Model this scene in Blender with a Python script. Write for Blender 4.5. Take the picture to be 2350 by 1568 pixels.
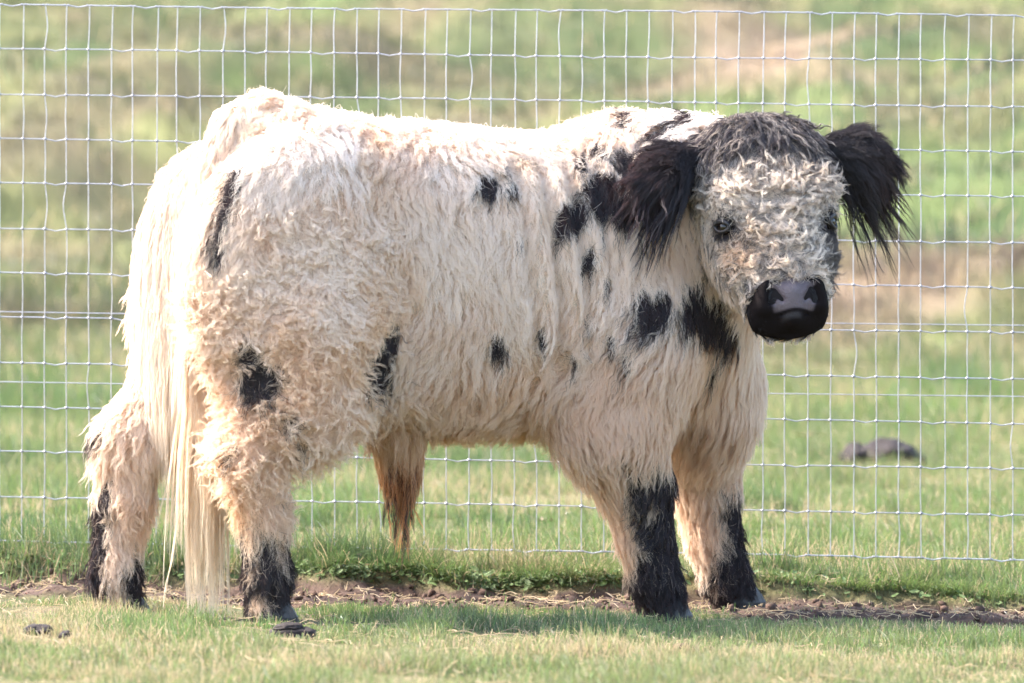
import bpy, math, time
import numpy as np
from mathutils import Vector

QUICK = False
T0 = time.time()
for o in list(bpy.data.objects):
    bpy.data.objects.remove(o)
scene = bpy.context.scene
COL = scene.collection
RNG = np.random.default_rng(11)

# ------------------------------------------------------------------ camera, sky, sun, exposure
CAM_D, CAM_H, FPX = 12.0, 0.90, 13080.0          # metres behind the animal, eye height, focal length in plan units
cam_d = bpy.data.cameras.new('camera')
cam = bpy.data.objects.new('camera', cam_d)
COL.objects.link(cam)
cam.location = (0, -CAM_D, CAM_H)
cam.rotation_euler = (math.radians(90), 0, 0)
cam_d.sensor_width = 36
cam_d.lens = FPX / 2350 * 36
cam_d.shift_y = -0.149
cam_d.clip_end = 2000
cam_d.dof.use_dof = True
cam_d.dof.focus_distance = 11.8
cam_d.dof.aperture_fstop = 5.6
scene.camera = cam

SUN_EL, SUN_AZ = math.radians(46), math.radians(-72)     # azimuth from +Y (away from camera) towards +X
sun_to = Vector((math.sin(SUN_AZ) * math.cos(SUN_EL), math.cos(SUN_AZ) * math.cos(SUN_EL), math.sin(SUN_EL)))
sun_d = bpy.data.lights.new('sun', 'SUN')
sun_d.energy = 2.9
sun_d.angle = math.radians(0.6)
sun_d.color = (1.0, 0.94, 0.86)
sun = bpy.data.objects.new('sun', sun_d)
sun.rotation_euler = sun_to.to_track_quat('Z', 'Y').to_euler()
sun.location = sun_to * 30
COL.objects.link(sun)

world = bpy.data.worlds.new('World')
scene.world = world
world.use_nodes = True
wn = world.node_tree
wn.nodes.clear()
sky = wn.nodes.new('ShaderNodeTexSky')
sky.sky_type = 'NISHITA'
sky.sun_disc = False
sky.sun_elevation = SUN_EL
sky.sun_rotation = SUN_AZ
sky.dust_density = 3.0
sky.ozone_density = 0.6
bg = wn.nodes.new('ShaderNodeBackground')
bg.inputs['Strength'].default_value = 0.15
wo = wn.nodes.new('ShaderNodeOutputWorld')
wn.links.new(sky.outputs[0], bg.inputs[0])
wn.links.new(bg.outputs[0], wo.inputs[0])

scene.view_settings.view_transform = 'Standard'
scene.view_settings.look = 'None'
scene.view_settings.gamma = 1
scene.view_settings.exposure = 2.46
scene.render.engine = 'CYCLES'
scene.cycles.use_denoising = True
scene.cycles.max_bounces = 10
scene.cycles.diffuse_bounces = 6
scene.cycles.transmission_bounces = 6
scene.cycles.caustics_reflective = False
scene.cycles.caustics_refractive = False
scene.cycles.use_adaptive_sampling = True
scene.cycles.adaptive_threshold = 0.02
scene.cycles_curves.shape = 'RIBBONS'
scene.cycles_curves.subdivisions = 2


# ------------------------------------------------------------------ helpers
def world_at(u, v, y):
    """point at depth y seen at plan position (u, v) of the measured drawing (2350 x 1568)"""
    k = (CAM_D + y) / FPX
    return np.array([(u - 1175) * k, y, CAM_H - (v - 434) * k])


def plan_of(p):
    k = FPX / (CAM_D + p[:, 1])
    return 1175 + p[:, 0] * k, 434 + (CAM_H - p[:, 2]) * k


def smooth(a, b, x):
    t = np.clip((x - a) / (b - a), 0, 1)
    return t * t * (3 - 2 * t)


def _hash(i, j, k, seed):
    n = (i * 374761393 + j * 668265263 + k * 2147483647 + seed * 974634777) & 0xffffffff
    n = ((n ^ (n >> 13)) * 1274126177) & 0xffffffff
    n = (n ^ (n >> 16)) & 0xffffff
    return n / float(0xffffff)


def noise3(p, scale, seed=0):
    """value noise in 0..1"""
    q = np.asarray(p, dtype=np.float64) * scale + 1000.0
    f = np.floor(q)
    i = f.astype(np.int64)
    if q.shape[1] == 2:
        t = q - f
        t = t * t * (3 - 2 * t)
        h = [[_hash(i[:, 0] + a, i[:, 1] + b, 0, seed) for b in (0, 1)] for a in (0, 1)]
        return (h[0][0] * (1 - t[:, 0]) + h[1][0] * t[:, 0]) * (1 - t[:, 1]) + (h[0][1] * (1 - t[:, 0]) + h[1][1] * t[:, 0]) * t[:, 1]
    t = q - f
    t = t * t * (3 - 2 * t)
    r = 0
    for a in (0, 1):
        for b in (0, 1):
            for c in (0, 1):
                w = (t[:, 0] if a else 1 - t[:, 0]) * (t[:, 1] if b else 1 - t[:, 1]) * (t[:, 2] if c else 1 - t[:, 2])
                r = r + w * _hash(i[:, 0] + a, i[:, 1] + b, i[:, 2] + c, seed)
    return r


def fbm(p, scale, seed=0, octs=4):
    r, a, s = 0, 0.5, scale
    for k in range(octs):
        r = r + a * noise3(p, s, seed + 17 * k)
        a *= 0.5
        s *= 2.03
    return r / (1 - 0.5 ** octs)


def unit(a):
    return a / np.maximum(np.linalg.norm(a, axis=-1, keepdims=True), 1e-9)


def mesh_object(name, verts, faces, mat=None, parent=None, smooth_shade=True):
    me = bpy.data.meshes.new(name)
    verts = np.asarray(verts, dtype=np.float32)
    if isinstance(faces, np.ndarray):
        nf, k = faces.shape
        me.vertices.add(len(verts))
        me.vertices.foreach_set('co', verts.ravel())
        me.loops.add(nf * k)
        me.loops.foreach_set('vertex_index', faces.astype(np.int32).ravel())
        me.polygons.add(nf)
        me.polygons.foreach_set('loop_start', np.arange(0, nf * k, k, dtype=np.int32))
        me.update(calc_edges=True)
        me.validate()
    else:
        me.from_pydata(verts.tolist(), [], faces)
    if smooth_shade:
        me.polygons.foreach_set('use_smooth', np.ones(len(me.polygons), dtype=bool))
    if mat:
        me.materials.append(mat)
    ob = bpy.data.objects.new(name, me)
    COL.objects.link(ob)
    if parent:
        ob.parent = parent
    return ob


def point_color(me, name, cols):
    at = me.attributes.new(name, 'FLOAT_COLOR', 'POINT')
    c4 = np.ones((len(cols), 4), dtype=np.float32)
    c4[:, :3] = cols
    at.data.foreach_set('color', c4.ravel())


def strands_object(name, pts, radius, cols, mat, parent=None):
    """pts (N, K, 3), radius (N, K), cols (N, 3)"""
    n, k = pts.shape[:2]
    cu = bpy.data.hair_curves.new(name)
    cu.add_curves([k] * n)
    cu.attributes['position'].data.foreach_set('vector', pts.astype(np.float32).ravel())
    ra = cu.attributes.get('radius') or cu.attributes.new('radius', 'FLOAT', 'POINT')
    ra.data.foreach_set('value', radius.astype(np.float32).ravel())
    ca = cu.attributes.new('strand_color', 'FLOAT_COLOR', 'CURVE')
    c4 = np.ones((n, 4), dtype=np.float32)
    c4[:, :3] = cols
    ca.data.foreach_set('color', c4.ravel())
    cu.materials.append(mat)
    ob = bpy.data.objects.new(name, cu)
    COL.objects.link(ob)
    if parent:
        ob.parent = parent
    return ob


def tag(o, label=None, cat=None, group=None, kind=None):
    if label: o['label'] = label
    if cat: o['category'] = cat
    if group: o['group'] = group
    if kind: o['kind'] = kind
    return o


def new_mat(name):
    m = bpy.data.materials.new(name)
    m.use_nodes = True
    nt = m.node_tree
    nt.nodes.clear()
    return m, nt, nt.nodes.new('ShaderNodeOutputMaterial')


def nd(nt, kind, **kw):
    n = nt.nodes.new(kind)
    for k, v in kw.items():
        setattr(n, k, v)
    return n


def simple_mat(name, col, rough=0.6, metal=0.0, var=0.0, scale=40, bump=0.0, spec=0.5):
    m, nt, out = new_mat(name)
    b = nd(nt, 'ShaderNodeBsdfPrincipled')
    b.inputs['Base Color'].default_value = (*col, 1)
    b.inputs['Roughness'].default_value = rough
    b.inputs['Metallic'].default_value = metal
    b.inputs['Specular IOR Level'].default_value = spec
    if var or bump:
        tc = nd(nt, 'ShaderNodeTexCoord')
        nz = nd(nt, 'ShaderNodeTexNoise')
        nz.inputs['Scale'].default_value = scale
        nz.inputs['Detail'].default_value = 5
        nt.links.new(tc.outputs['Object'], nz.inputs['Vector'])
        if var:
            mr = nd(nt, 'ShaderNodeMapRange')
            mr.inputs['From Min'].default_value = 0.3
            mr.inputs['From Max'].default_value = 0.7
            mr.inputs['To Min'].default_value = 1 - var
            mr.inputs['To Max'].default_value = 1 + var
            nt.links.new(nz.outputs['Fac'], mr.inputs['Value'])
            mx = nd(nt, 'ShaderNodeVectorMath', operation='SCALE')
            mx.inputs[0].default_value = col
            nt.links.new(mr.outputs[0], mx.inputs['Scale'])
            nt.links.new(mx.outputs[0], b.inputs['Base Color'])
        if bump:
            bp = nd(nt, 'ShaderNodeBump')
            bp.inputs['Strength'].default_value = bump
            bp.inputs['Distance'].default_value = 0.01
            nt.links.new(nz.outputs['Fac'], bp.inputs['Height'])
            nt.links.new(bp.outputs[0], b.inputs['Normal'])
    nt.links.new(b.outputs[0], out.inputs[0])
    return m


def attr_mat(name, attr, rough=0.9, spec=0.2, fine=0.0, fine_scale=60, bump=0.0):
    """surface whose colour map (grass, soil, skin patches) is stored on the mesh, with fine grain added"""
    m, nt, out = new_mat(name)
    b = nd(nt, 'ShaderNodeBsdfPrincipled')
    b.inputs['Roughness'].default_value = rough
    b.inputs['Specular IOR Level'].default_value = spec
    a = nd(nt, 'ShaderNodeAttribute', attribute_name=attr)
    src = a.outputs['Color']
    if fine:
        tc = nd(nt, 'ShaderNodeTexCoord')
        nz = nd(nt, 'ShaderNodeTexNoise')
        nz.inputs['Scale'].default_value = fine_scale
        nz.inputs['Detail'].default_value = 6
        nz.inputs['Roughness'].default_value = 0.65
        nt.links.new(tc.outputs['Object'], nz.inputs['Vector'])
        mr = nd(nt, 'ShaderNodeMapRange')
        mr.inputs['From Min'].default_value = 0.3
        mr.inputs['From Max'].default_value = 0.7
        mr.inputs['To Min'].default_value = 1 - fine
        mr.inputs['To Max'].default_value = 1 + fine
        nt.links.new(nz.outputs['Fac'], mr.inputs['Value'])
        mx = nd(nt, 'ShaderNodeVectorMath', operation='SCALE')
        nt.links.new(src, mx.inputs[0])
        nt.links.new(mr.outputs[0], mx.inputs['Scale'])
        src = mx.outputs[0]
        if bump:
            bp = nd(nt, 'ShaderNodeBump')
            bp.inputs['Strength'].default_value = bump
            bp.inputs['Distance'].default_value = 0.012
            nt.links.new(nz.outputs['Fac'], bp.inputs['Height'])
            nt.links.new(bp.outputs[0], b.inputs['Normal'])
    nt.links.new(src, b.inputs['Base Color'])
    nt.links.new(b.outputs[0], out.inputs[0])
    return m


def strand_mat(name, translucent, gloss, rough=0.35, root_tint=None):
    """hair or grass blade: diffuse + light passing through + a soft sheen; colour comes with each strand"""
    m, nt, out = new_mat(name)
    a = nd(nt, 'ShaderNodeAttribute', attribute_name='strand_color')
    src = a.outputs['Color']
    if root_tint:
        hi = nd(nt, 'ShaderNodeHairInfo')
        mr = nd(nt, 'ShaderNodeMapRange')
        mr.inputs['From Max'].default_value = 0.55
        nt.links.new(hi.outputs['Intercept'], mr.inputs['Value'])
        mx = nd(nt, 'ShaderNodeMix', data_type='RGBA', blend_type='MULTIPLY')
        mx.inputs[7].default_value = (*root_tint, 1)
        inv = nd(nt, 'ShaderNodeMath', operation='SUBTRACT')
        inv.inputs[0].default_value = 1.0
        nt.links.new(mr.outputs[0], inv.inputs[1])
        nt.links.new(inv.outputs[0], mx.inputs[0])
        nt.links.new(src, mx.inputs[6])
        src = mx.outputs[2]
    d = nd(nt, 'ShaderNodeBsdfDiffuse')
    t = nd(nt, 'ShaderNodeBsdfTranslucent')
    g = nd(nt, 'ShaderNodeBsdfHairPrincipled') if False else nd(nt, 'ShaderNodeBsdfHair')
    g.component = 'Reflection'
    g.inputs['RoughnessU'].default_value = rough
    g.inputs['RoughnessV'].default_value = 0.6
    g.inputs['Color'].default_value = (0.8, 0.8, 0.85, 1)
    nt.links.new(src, d.inputs[0])
    nt.links.new(src, t.inputs[0])
    m1 = nd(nt, 'ShaderNodeMixShader')
    m1.inputs[0].default_value = translucent
    nt.links.new(d.outputs[0], m1.inputs[1])
    nt.links.new(t.outputs[0], m1.inputs[2])
    m2 = nd(nt, 'ShaderNodeMixShader')
    m2.inputs[0].default_value = gloss
    nt.links.new(m1.outputs[0], m2.inputs[1])
    nt.links.new(g.outputs[0], m2.inputs[2])
    nt.links.new(m2.outputs[0], out.inputs[0])
    return m


def tube(path, r, sides=6):
    """tube along a polyline, returns verts, quad faces"""
    path = np.asarray(path, float)
    n = len(path)
    t = np.gradient(path, axis=0)
    t = unit(t)
    ref = np.array([0, 1.0, 0]) if abs(t[0, 1]) < 0.9 else np.array([1.0, 0, 0])
    a = unit(np.cross(t, ref))
    b = np.cross(t, a)
    r = np.broadcast_to(r, (n,))
    an = np.arange(sides) / sides * 2 * math.pi
    v = path[:, None] + r[:, None, None] * (a[:, None] * np.cos(an)[None, :, None] + b[:, None] * np.sin(an)[None, :, None])
    v = v.reshape(-1, 3)
    i = np.arange(n - 1)[:, None] * sides
    j = np.arange(sides)[None]
    jn = (j + 1) % sides
    f = np.stack([i + j, i + jn, i + sides + jn, i + sides + j], -1).reshape(-1, 4)
    return v, f


# ------------------------------------------------------------------ the ground
def fence_y(x):
    return 0.86 - 0.083 * x


def lip_y(x):
    """far edge of the worn track, a little in front of the fence"""
    x = np.asarray(x, float)
    p = np.stack([x, 0 * x], -1)
    return 0.60 - 0.15 * x + 0.20 * (fbm(p, 2.3, 5) - 0.5) + 0.13 * (noise3(p, 8.0, 9) - 0.5)


def near_edge_y(x):
    x = np.asarray(x, float)
    p = np.stack([x, 0 * x], -1)
    return 0.16 - 0.17 * x + 0.22 * (fbm(p, 1.7, 31) - 0.5) + 0.1 * (noise3(p, 7.0, 33) - 0.5)


def bumps(x, y, items):
    z = 0
    for (cx, cy, rx, ry, h) in items:
        q = ((x - cx) / rx) ** 2 + ((y - cy) / ry) ** 2
        z = z + h * np.exp(-q)
    return z


# rolling pasture behind: centre x, centre y, radius x, radius y, height
KNOLLS = [
    (4.6, 27, 3.4, 6.0, 1.35), (-4.2, 34, 6.0, 7.0, 1.0), (0.5, 44, 5.0, 6.0, 1.2), (7.5, 46, 4.5, 6.5, 1.9),
    (-9.5, 52, 7, 8, 1.5), (2.5, 20, 2.6, 2.2, 0.18), (3.1, 16.2, 1.6, 1.3, 0.28), (1.1, 17.5, 1.2, 1.2, 0.16),
    (-1.5, 60, 5, 6, 1.3), (5.2, 62, 4, 6, 1.2), (12, 70, 7, 9, 2.2), (-6, 75, 7, 9, 1.6), (4.3, 36, 2.2, 3.0, 0.55),
]


def soil_mask(x, y):
    lo, hi = near_edge_y(x), lip_y(x)
    m = smooth(-0.05, 0.05, y - lo) * smooth(-0.012, 0.03, hi - y)
    p = np.stack([x, y], -1)
    broken = smooth(0.22, 0.50, fbm(p, 5.0, 71) + 0.33 * smooth(0.0, 0.20, y - lo))
    return m * np.maximum(broken, smooth(0.06, 0.0, hi - y) * 0.8)


def ground_z(x, y):
    x = np.asarray(x, float)
    y = np.asarray(y, float)
    p = np.stack([x, y], -1)
    z = -0.020 * x * np.exp(-(y / 14) ** 2) - 0.022 * np.clip(y, -2.5, 0.5)
    z = z + 0.030 * (fbm(p, 1.1, 3) - 0.5) * smooth(-0.6, -1.2, y) + 0.012 * (fbm(p, 4.0, 4, 3) - 0.5)
    hi = lip_y(x)
    step = smooth(-0.045, 0.03, y - hi + 0.04 * (fbm(p, 16, 78) - 0.5))
    z = z + (0.032 + 0.040 * fbm(p * np.array([1, 0.0]), 1.9, 77)) * step
    so = soil_mask(x, y)
    z = z + so * (0.006 + 0.045 * (fbm(p, 9.0, 15) - 0.5)) + 0.022 * so * (fbm(p, 30, 16) - 0.5)
    far = smooth(3, 14, y)
    z = z + 0.10 * (fbm(p, 0.55, 41) - 0.5) * smooth(2, 8, y)
    rise = np.where(y > 11, 0.031 * (y - 11) + 0.0002 * (y - 11) ** 2, 0)
    z = z + rise + bumps(x, y, KNOLLS)
    amp = smooth(10, 30, y)
    z = z + amp * (1.1 * (fbm(p, 0.16, 51) - 0.5) + 0.38 * (fbm(p, 0.55, 52) - 0.5))
    # slumped terraces on the hillside
    ter = (fbm(p, 0.22, 61) * 3.0 + (y - 10) * 0.13)
    z = z + amp * 0.30 * (np.sin(2 * math.pi * ter * 0.55) * 0.5)
    return z


GREEN = np.array([0.135, 0.180, 0.052])
YELLOW = np.array([0.180, 0.195, 0.074])
STRAW = np.array([0.42, 0.32, 0.185])
LUSH = np.array([0.070, 0.122, 0.034])
SOIL = np.array([0.070, 0.046, 0.036])
SOIL_D = np.array([0.032, 0.021, 0.018])
PINK = np.array([0.44, 0.285, 0.21])
OLIVE = np.array([0.185, 0.19, 0.070])
BROWN = np.array([0.185, 0.125, 0.085])


def mixw(a, b, t):
    return a * (1 - t) + b * t


def mixc(a, b, t):
    t = np.clip(t, 0, 1)[:, None]
    return a * (1 - t) + b * t


# hillside growth and bare soil, plus dark patches that paint in shading of the banks: centre x, y, radius x, y, colour, cover
PATCHES = [
    (2.45, 35.0, 1.15, 6.5, PINK * 0.9, 0.6), (1.6, 30.5, 0.9, 1.6, PINK * 0.8, 0.5), (3.6, 33, 0.7, 2.5, STRAW * 0.75, 0.6),
    (2.75, 30.0, 0.55, 1.3, LUSH * 0.9, 0.9), (3.4, 27.6, 0.35, 0.5, SOIL_D, 0.9), (2.9, 24.6, 0.9, 0.9, OLIVE * 0.7, 0.8),
    (2.35, 17.0, 1.3, 1.5, mixw(STRAW, BROWN, 0.55), 0.85), (1.75, 15.8, 0.6, 0.9, PINK * 0.75, 0.6), (2.6, 16.2, 0.35, 0.5, BROWN * 0.8, 0.8), (2.9, 15.0, 0.3, 0.35, LUSH, 0.6),
    (-2.6, 27.2, 0.9, 0.7, mixw(BROWN, OLIVE, 0.5), 0.6), (-2.2, 30.2, 0.8, 1.2, mixw(BROWN, OLIVE, 0.35), 0.6), (-0.7, 36.5, 1.3, 1.8, mixw(BROWN, OLIVE, 0.5) * 0.8, 0.75),
    (-3.1, 33, 1.0, 1.2, OLIVE * 0.75, 0.7), (0.4, 38.5, 1.2, 2.0, LUSH * 1.1, 0.6), (-1.3, 43, 1.6, 2.0, LUSH * 1.2, 0.5), (-3.5, 42, 1.6, 3, YELLOW * 0.95, 0.6),
    (-2.4, 22.0, 1.2, 1.2, OLIVE * 0.9, 0.5), (0.6, 48, 1.5, 2.5, mixw(BROWN, PINK, 0.5), 0.7), (-2.6, 17.5, 1.0, 1.0, LUSH * 1.2, 0.4), (2.4, 21.2, 1.0, 1.0, GREEN * 1.15, 0.6),
]


def pasture_color(x, y):
    p = np.stack([x, y], -1)
    a = fbm(p, 0.8, 81)
    b = fbm(p, 3.0, 82)
    c = np.tile(GREEN, (len(x), 1))
    c = mixc(c, YELLOW, smooth(0.42, 0.66, 0.55 * a + 0.45 * b))
    c = mixc(c, LUSH, smooth(0.60, 0.76, fbm(p, 1.6, 83)) * 0.85)
    c = mixc(c, STRAW, smooth(0.60, 0.78, fbm(p, 2.2, 84)) * 0.6)
    far = smooth(11, 16, y)
    q = np.stack([x * 0.9, y * 0.45], -1)
    cf = mixc(np.tile(GREEN * 0.92, (len(x), 1)), OLIVE * 1.1, smooth(0.36, 0.58, fbm(q, 0.55, 91)))
    cf = mixc(cf, STRAW * 0.6, smooth(0.52, 0.70, fbm(q, 1.5, 94)) * 0.4)
    cf = mixc(cf, BROWN, smooth(0.52, 0.66, fbm(q, 1.1, 92)) * 0.5)
    cf = mixc(cf, LUSH, smooth(0.60, 0.72, fbm(q, 0.7, 93)) * 0.6)
    cf = cf * (0.55 + 0.9 * fbm(p, 2.6, 98))[:, None]
    cf = mixc(cf, LUSH * 0.8, smooth(0.60, 0.70, fbm(p, 1.7, 99)) * 0.55)
    warp = fbm(q, 1.3, 97) - 0.5
    for (cx, cy, rx, ry, col, k) in PATCHES:
        d = np.sqrt(((x - cx) / rx) ** 2 + ((y - cy) / ry) ** 2)
        cf = mixc(cf, col, smooth(1.25, 0.65, d + 0.9 * warp) * k)
    cf = mixc(cf, np.tile(cf.mean(1, keepdims=True), (1, 3)), 0.08 + 0 * x) * 0.56
    return c * (1 - far)[:, None] + cf * far[:, None]


def sheet(name, xs, ys, mat, color_fn):
    X, Y = np.meshgrid(xs, ys, indexing='xy')
    x, y = X.ravel(), Y.ravel()
    z = ground_z(x, y)
    v = np.stack([x, y, z], -1)
    nx, ny = len(xs), len(ys)
    i = np.arange(ny - 1)[:, None] * nx
    j = np.arange(nx - 1)[None]
    f = np.stack([i + j, i + j + 1, i + nx + j + 1, i + nx + j], -1).reshape(-1, 4)
    ob = mesh_object(name, v, f, mat)
    point_color(ob.data, 'surface_color', color_fn(x, y))
    return ob


def ground_color(x, y):
    c = mixc(pasture_color(x, y), np.array([0.15, 0.115, 0.065]), np.where(y > 14, 0.0, 0.6)) * np.where(y > 14, 0.95, 0.75)[:, None]
    so = soil_mask(x, y)
    p = np.stack([x, y], -1)
    s = mixc(np.tile(SOIL, (len(x), 1)), SOIL_D, smooth(0.42, 0.68, fbm(p, 14, 101)))
    s = mixc(s, SOIL * 1.5, smooth(0.55, 0.75, fbm(p, 22, 102)) * 0.6)
    return mixc(c, s, np.maximum(so, 0.30 * smooth(3, 0, np.abs(y))))


m_ground = attr_mat('ground_surface', 'surface_color', rough=0.95, spec=0.15, fine=0.45, fine_scale=55, bump=0.7)
xs_near = np.concatenate([np.linspace(-70, -14, 20)[:-1], np.linspace(-14, -3.2, 50)[:-1], np.linspace(-3.2, -1.5, 50)[:-1], np.linspace(-1.5, 1.5, 400), np.linspace(1.5, 3.2, 50)[1:], np.linspace(3.2, 14, 50)[1:], np.linspace(14, 70, 20)[1:]])
ys_near = np.concatenate([np.linspace(-40, -2.5, 20)[:-1], np.linspace(-2.5, -0.3, 90)[:-1], np.linspace(-0.3, 1.3, 210), np.linspace(1.3, 9, 110)[1:], np.linspace(9, 80, 220)[1:], np.linspace(80, 400, 40)[1:]])
ground = sheet('ground', xs_near, ys_near, m_ground, ground_color)
tag(ground, 'grassy paddock rising to rolling hillside with a worn soil track', None, kind='structure')


# ------------------------------------------------------------------ the wire fence
m_wire = simple_mat('galvanised_wire', (0.44, 0.44, 0.485), rough=0.42, metal=0.7, var=0.18, scale=90)
m_knot = simple_mat('galvanised_knot', (0.33, 0.33, 0.375), rough=0.5, metal=0.7, var=0.2, scale=120)
CELL, ROW = 0.0508, 0.1016
fence = bpy.data.objects.new('wire_fence', None)
COL.objects.link(fence)
fence.location = (0, float(fence_y(0)), 0)
tag(fence, 'galvanised woven wire mesh fence standing behind the shaggy calf', 'wire fence')
NV0, NV1 = -31, 31


def row_z(r, x):
    return 0.0845 + ROW * r - 0.0135 * x + 0.0015 * math.sin(r * 2.1 + x * 3)


wire_rng = np.random.default_rng(5)
knot_x = {}
for i in range(NV0, NV1 + 1):
    sh = wire_rng.normal(0, 0.0006)
    for r in range(13):
        sh += wire_rng.normal(0, 0.0005)
        knot_x[i, r] = i * CELL + 0.004 + sh + (0.0022 if r == 12 else 0)


def local_fence(x, z, off=0.0):
    return (x, float(fence_y(x) - fence_y(0)) + off, z)


for r in range(13):
    pts = []
    for i in range(NV0, NV1):
        xa, xb = knot_x[i, r], knot_x[i + 1, r]
        crimp = ((i - (1 if r == 12 else 0)) % 3 == 0)
        for s in (0, 0.25, 0.4, 0.5, 0.6, 0.75):
            x = xa + (xb - xa) * s
            d = -0.0042 * max(0, 1 - abs(s - 0.5) / 0.42) if crimp else 0
            pts.append(local_fence(x, row_z(r, x) + d))
    v, f = tube(pts, 0.0015 if r in (0, 12) else 0.00128, 6)
    mesh_object('horizontal_wire', v, f, m_wire, fence)
for i in range(NV0, NV1 + 1):
    pts = []
    for r in range(12):
        xa, xb = knot_x[i, r], knot_x[i, r + 1]
        bow = wire_rng.normal(0, 0.0009)
        if wire_rng.random() < 0.045: bow = wire_rng.choice([-1, 1]) * wire_rng.uniform(0.004, 0.0075)
        for s in (0, 0.2, 0.4, 0.55, 0.7, 0.85):
            x = xa + (xb - xa) * s + bow * math.sin(math.pi * s) ** 1.5
            zz = row_z(r, x) * (1 - s) + row_z(r + 1, x) * s
            pts.append(local_fence(x, zz, -0.0022))
    x = knot_x[i, 12]
    pts.append(local_fence(x, row_z(12, x), -0.0022))
    v, f = tube(pts, 0.00122, 6)
    mesh_object('vertical_wire', v, f, m_wire, fence)
kv, kf, nk = [], [], 0
ang = np.arange(6) / 6 * 2 * math.pi
for i in range(NV0, NV1 + 1):
    for r in range(13):
        x = knot_x[i, r]
        c = np.array(local_fence(x, row_z(r, x), -0.0012))
        if r in (0, 12):
            segs = [(-0.0052, 0.0028), (0.0035, 0.0026)]
            for dx, rr in segs:
                v, f = tube([c + (dx - 0.0022, 0, 0), c + (dx, 0, 0.0002), c + (dx + 0.0022, 0, 0)], [rr * .8, rr, rr * .8], 6)
                kv.append(v); kf.append(f + nk); nk += len(v)
        else:
            w = wire_rng.uniform(0.9, 1.15)
            v, f = tube([c + (-0.0036 * w, 0, -0.0012), c + (-0.002, -0.0008, -0.0004), c + (0.002, -0.0008, 0.0006), c + (0.0036 * w, 0, 0.0012)], [0.0012, 0.0031 * w, 0.0031 * w, 0.0012], 6)
            kv.append(v); kf.append(f + nk); nk += len(v)
ko = mesh_object('wire_knot', np.concatenate(kv), np.concatenate(kf), m_knot, fence)
ko['kind'] = 'stuff'
# two plain straight strands strung just behind the mesh
for zz, lab in ((0.606, 'upper straight plain wire strung just behind the mesh fence'), (0.446, 'lower straight plain wire strung just behind the mesh fence')):
    pts = [(x, float(fence_y(x)) + 0.06, zz - 0.0115 * x - 0.002 * math.cos(x * 1.4)) for x in np.linspace(-2.4, 2.4, 40)]
    pts = np.array(pts)
    v, f = tube(pts - pts[0], 0.0011, 6)
    o = mesh_object('plain_wire', v, f, m_wire)
    o.location = pts[0]
    tag(o, lab, 'wire', 'plain wires behind the mesh')
print('setting', round(time.time() - T0, 1))

# ------------------------------------------------------------------ the shaggy calf: one body surface grown from blended volumes
YAW = math.radians(27)
CY, SY = math.cos(YAW), math.sin(YAW)


def B(u, v, lat):
    """world point on the animal: plan position (u, v) in the plane lat metres left of its spine"""
    k = (u - 1175) / FPX
    xl = (-SY * lat - k * (CAM_D + CY * lat)) / (k * SY - CY)
    y = SY * xl + CY * lat
    return world_at(u, v, y)


def local_of(p):
    return p[..., 0] * CY + p[..., 1] * SY, -p[..., 0] * SY + p[..., 1] * CY, p[..., 2]


# head frame
HEAD_YAW, HEAD_TILT, HEAD_ROLL = math.radians(11), math.radians(30), math.radians(-3)
look = np.array([math.sin(HEAD_YAW), -math.cos(HEAD_YAW), 0])
hw0 = np.array([math.cos(HEAD_YAW), math.sin(HEAD_YAW), 0])
zup = np.array([0, 0, 1.0])
HF = look * math.sin(HEAD_TILT) - zup * math.cos(HEAD_TILT)          # poll -> muzzle
HN = look * math.cos(HEAD_TILT) + zup * math.sin(HEAD_TILT)          # out of the forehead
cr, sr = math.cos(HEAD_ROLL), math.sin(HEAD_ROLL)
HW = hw0 * cr + HF * sr
HF = HF * cr - hw0 * sr
HEAD_O = world_at(1740, 325, -0.04)


def head_coords(p):
    d = p - HEAD_O
    return d @ HF, d @ HW, d @ HN


def head_point(s, w, n):
    return HEAD_O + HF * s + HW * w + HN * n


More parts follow.
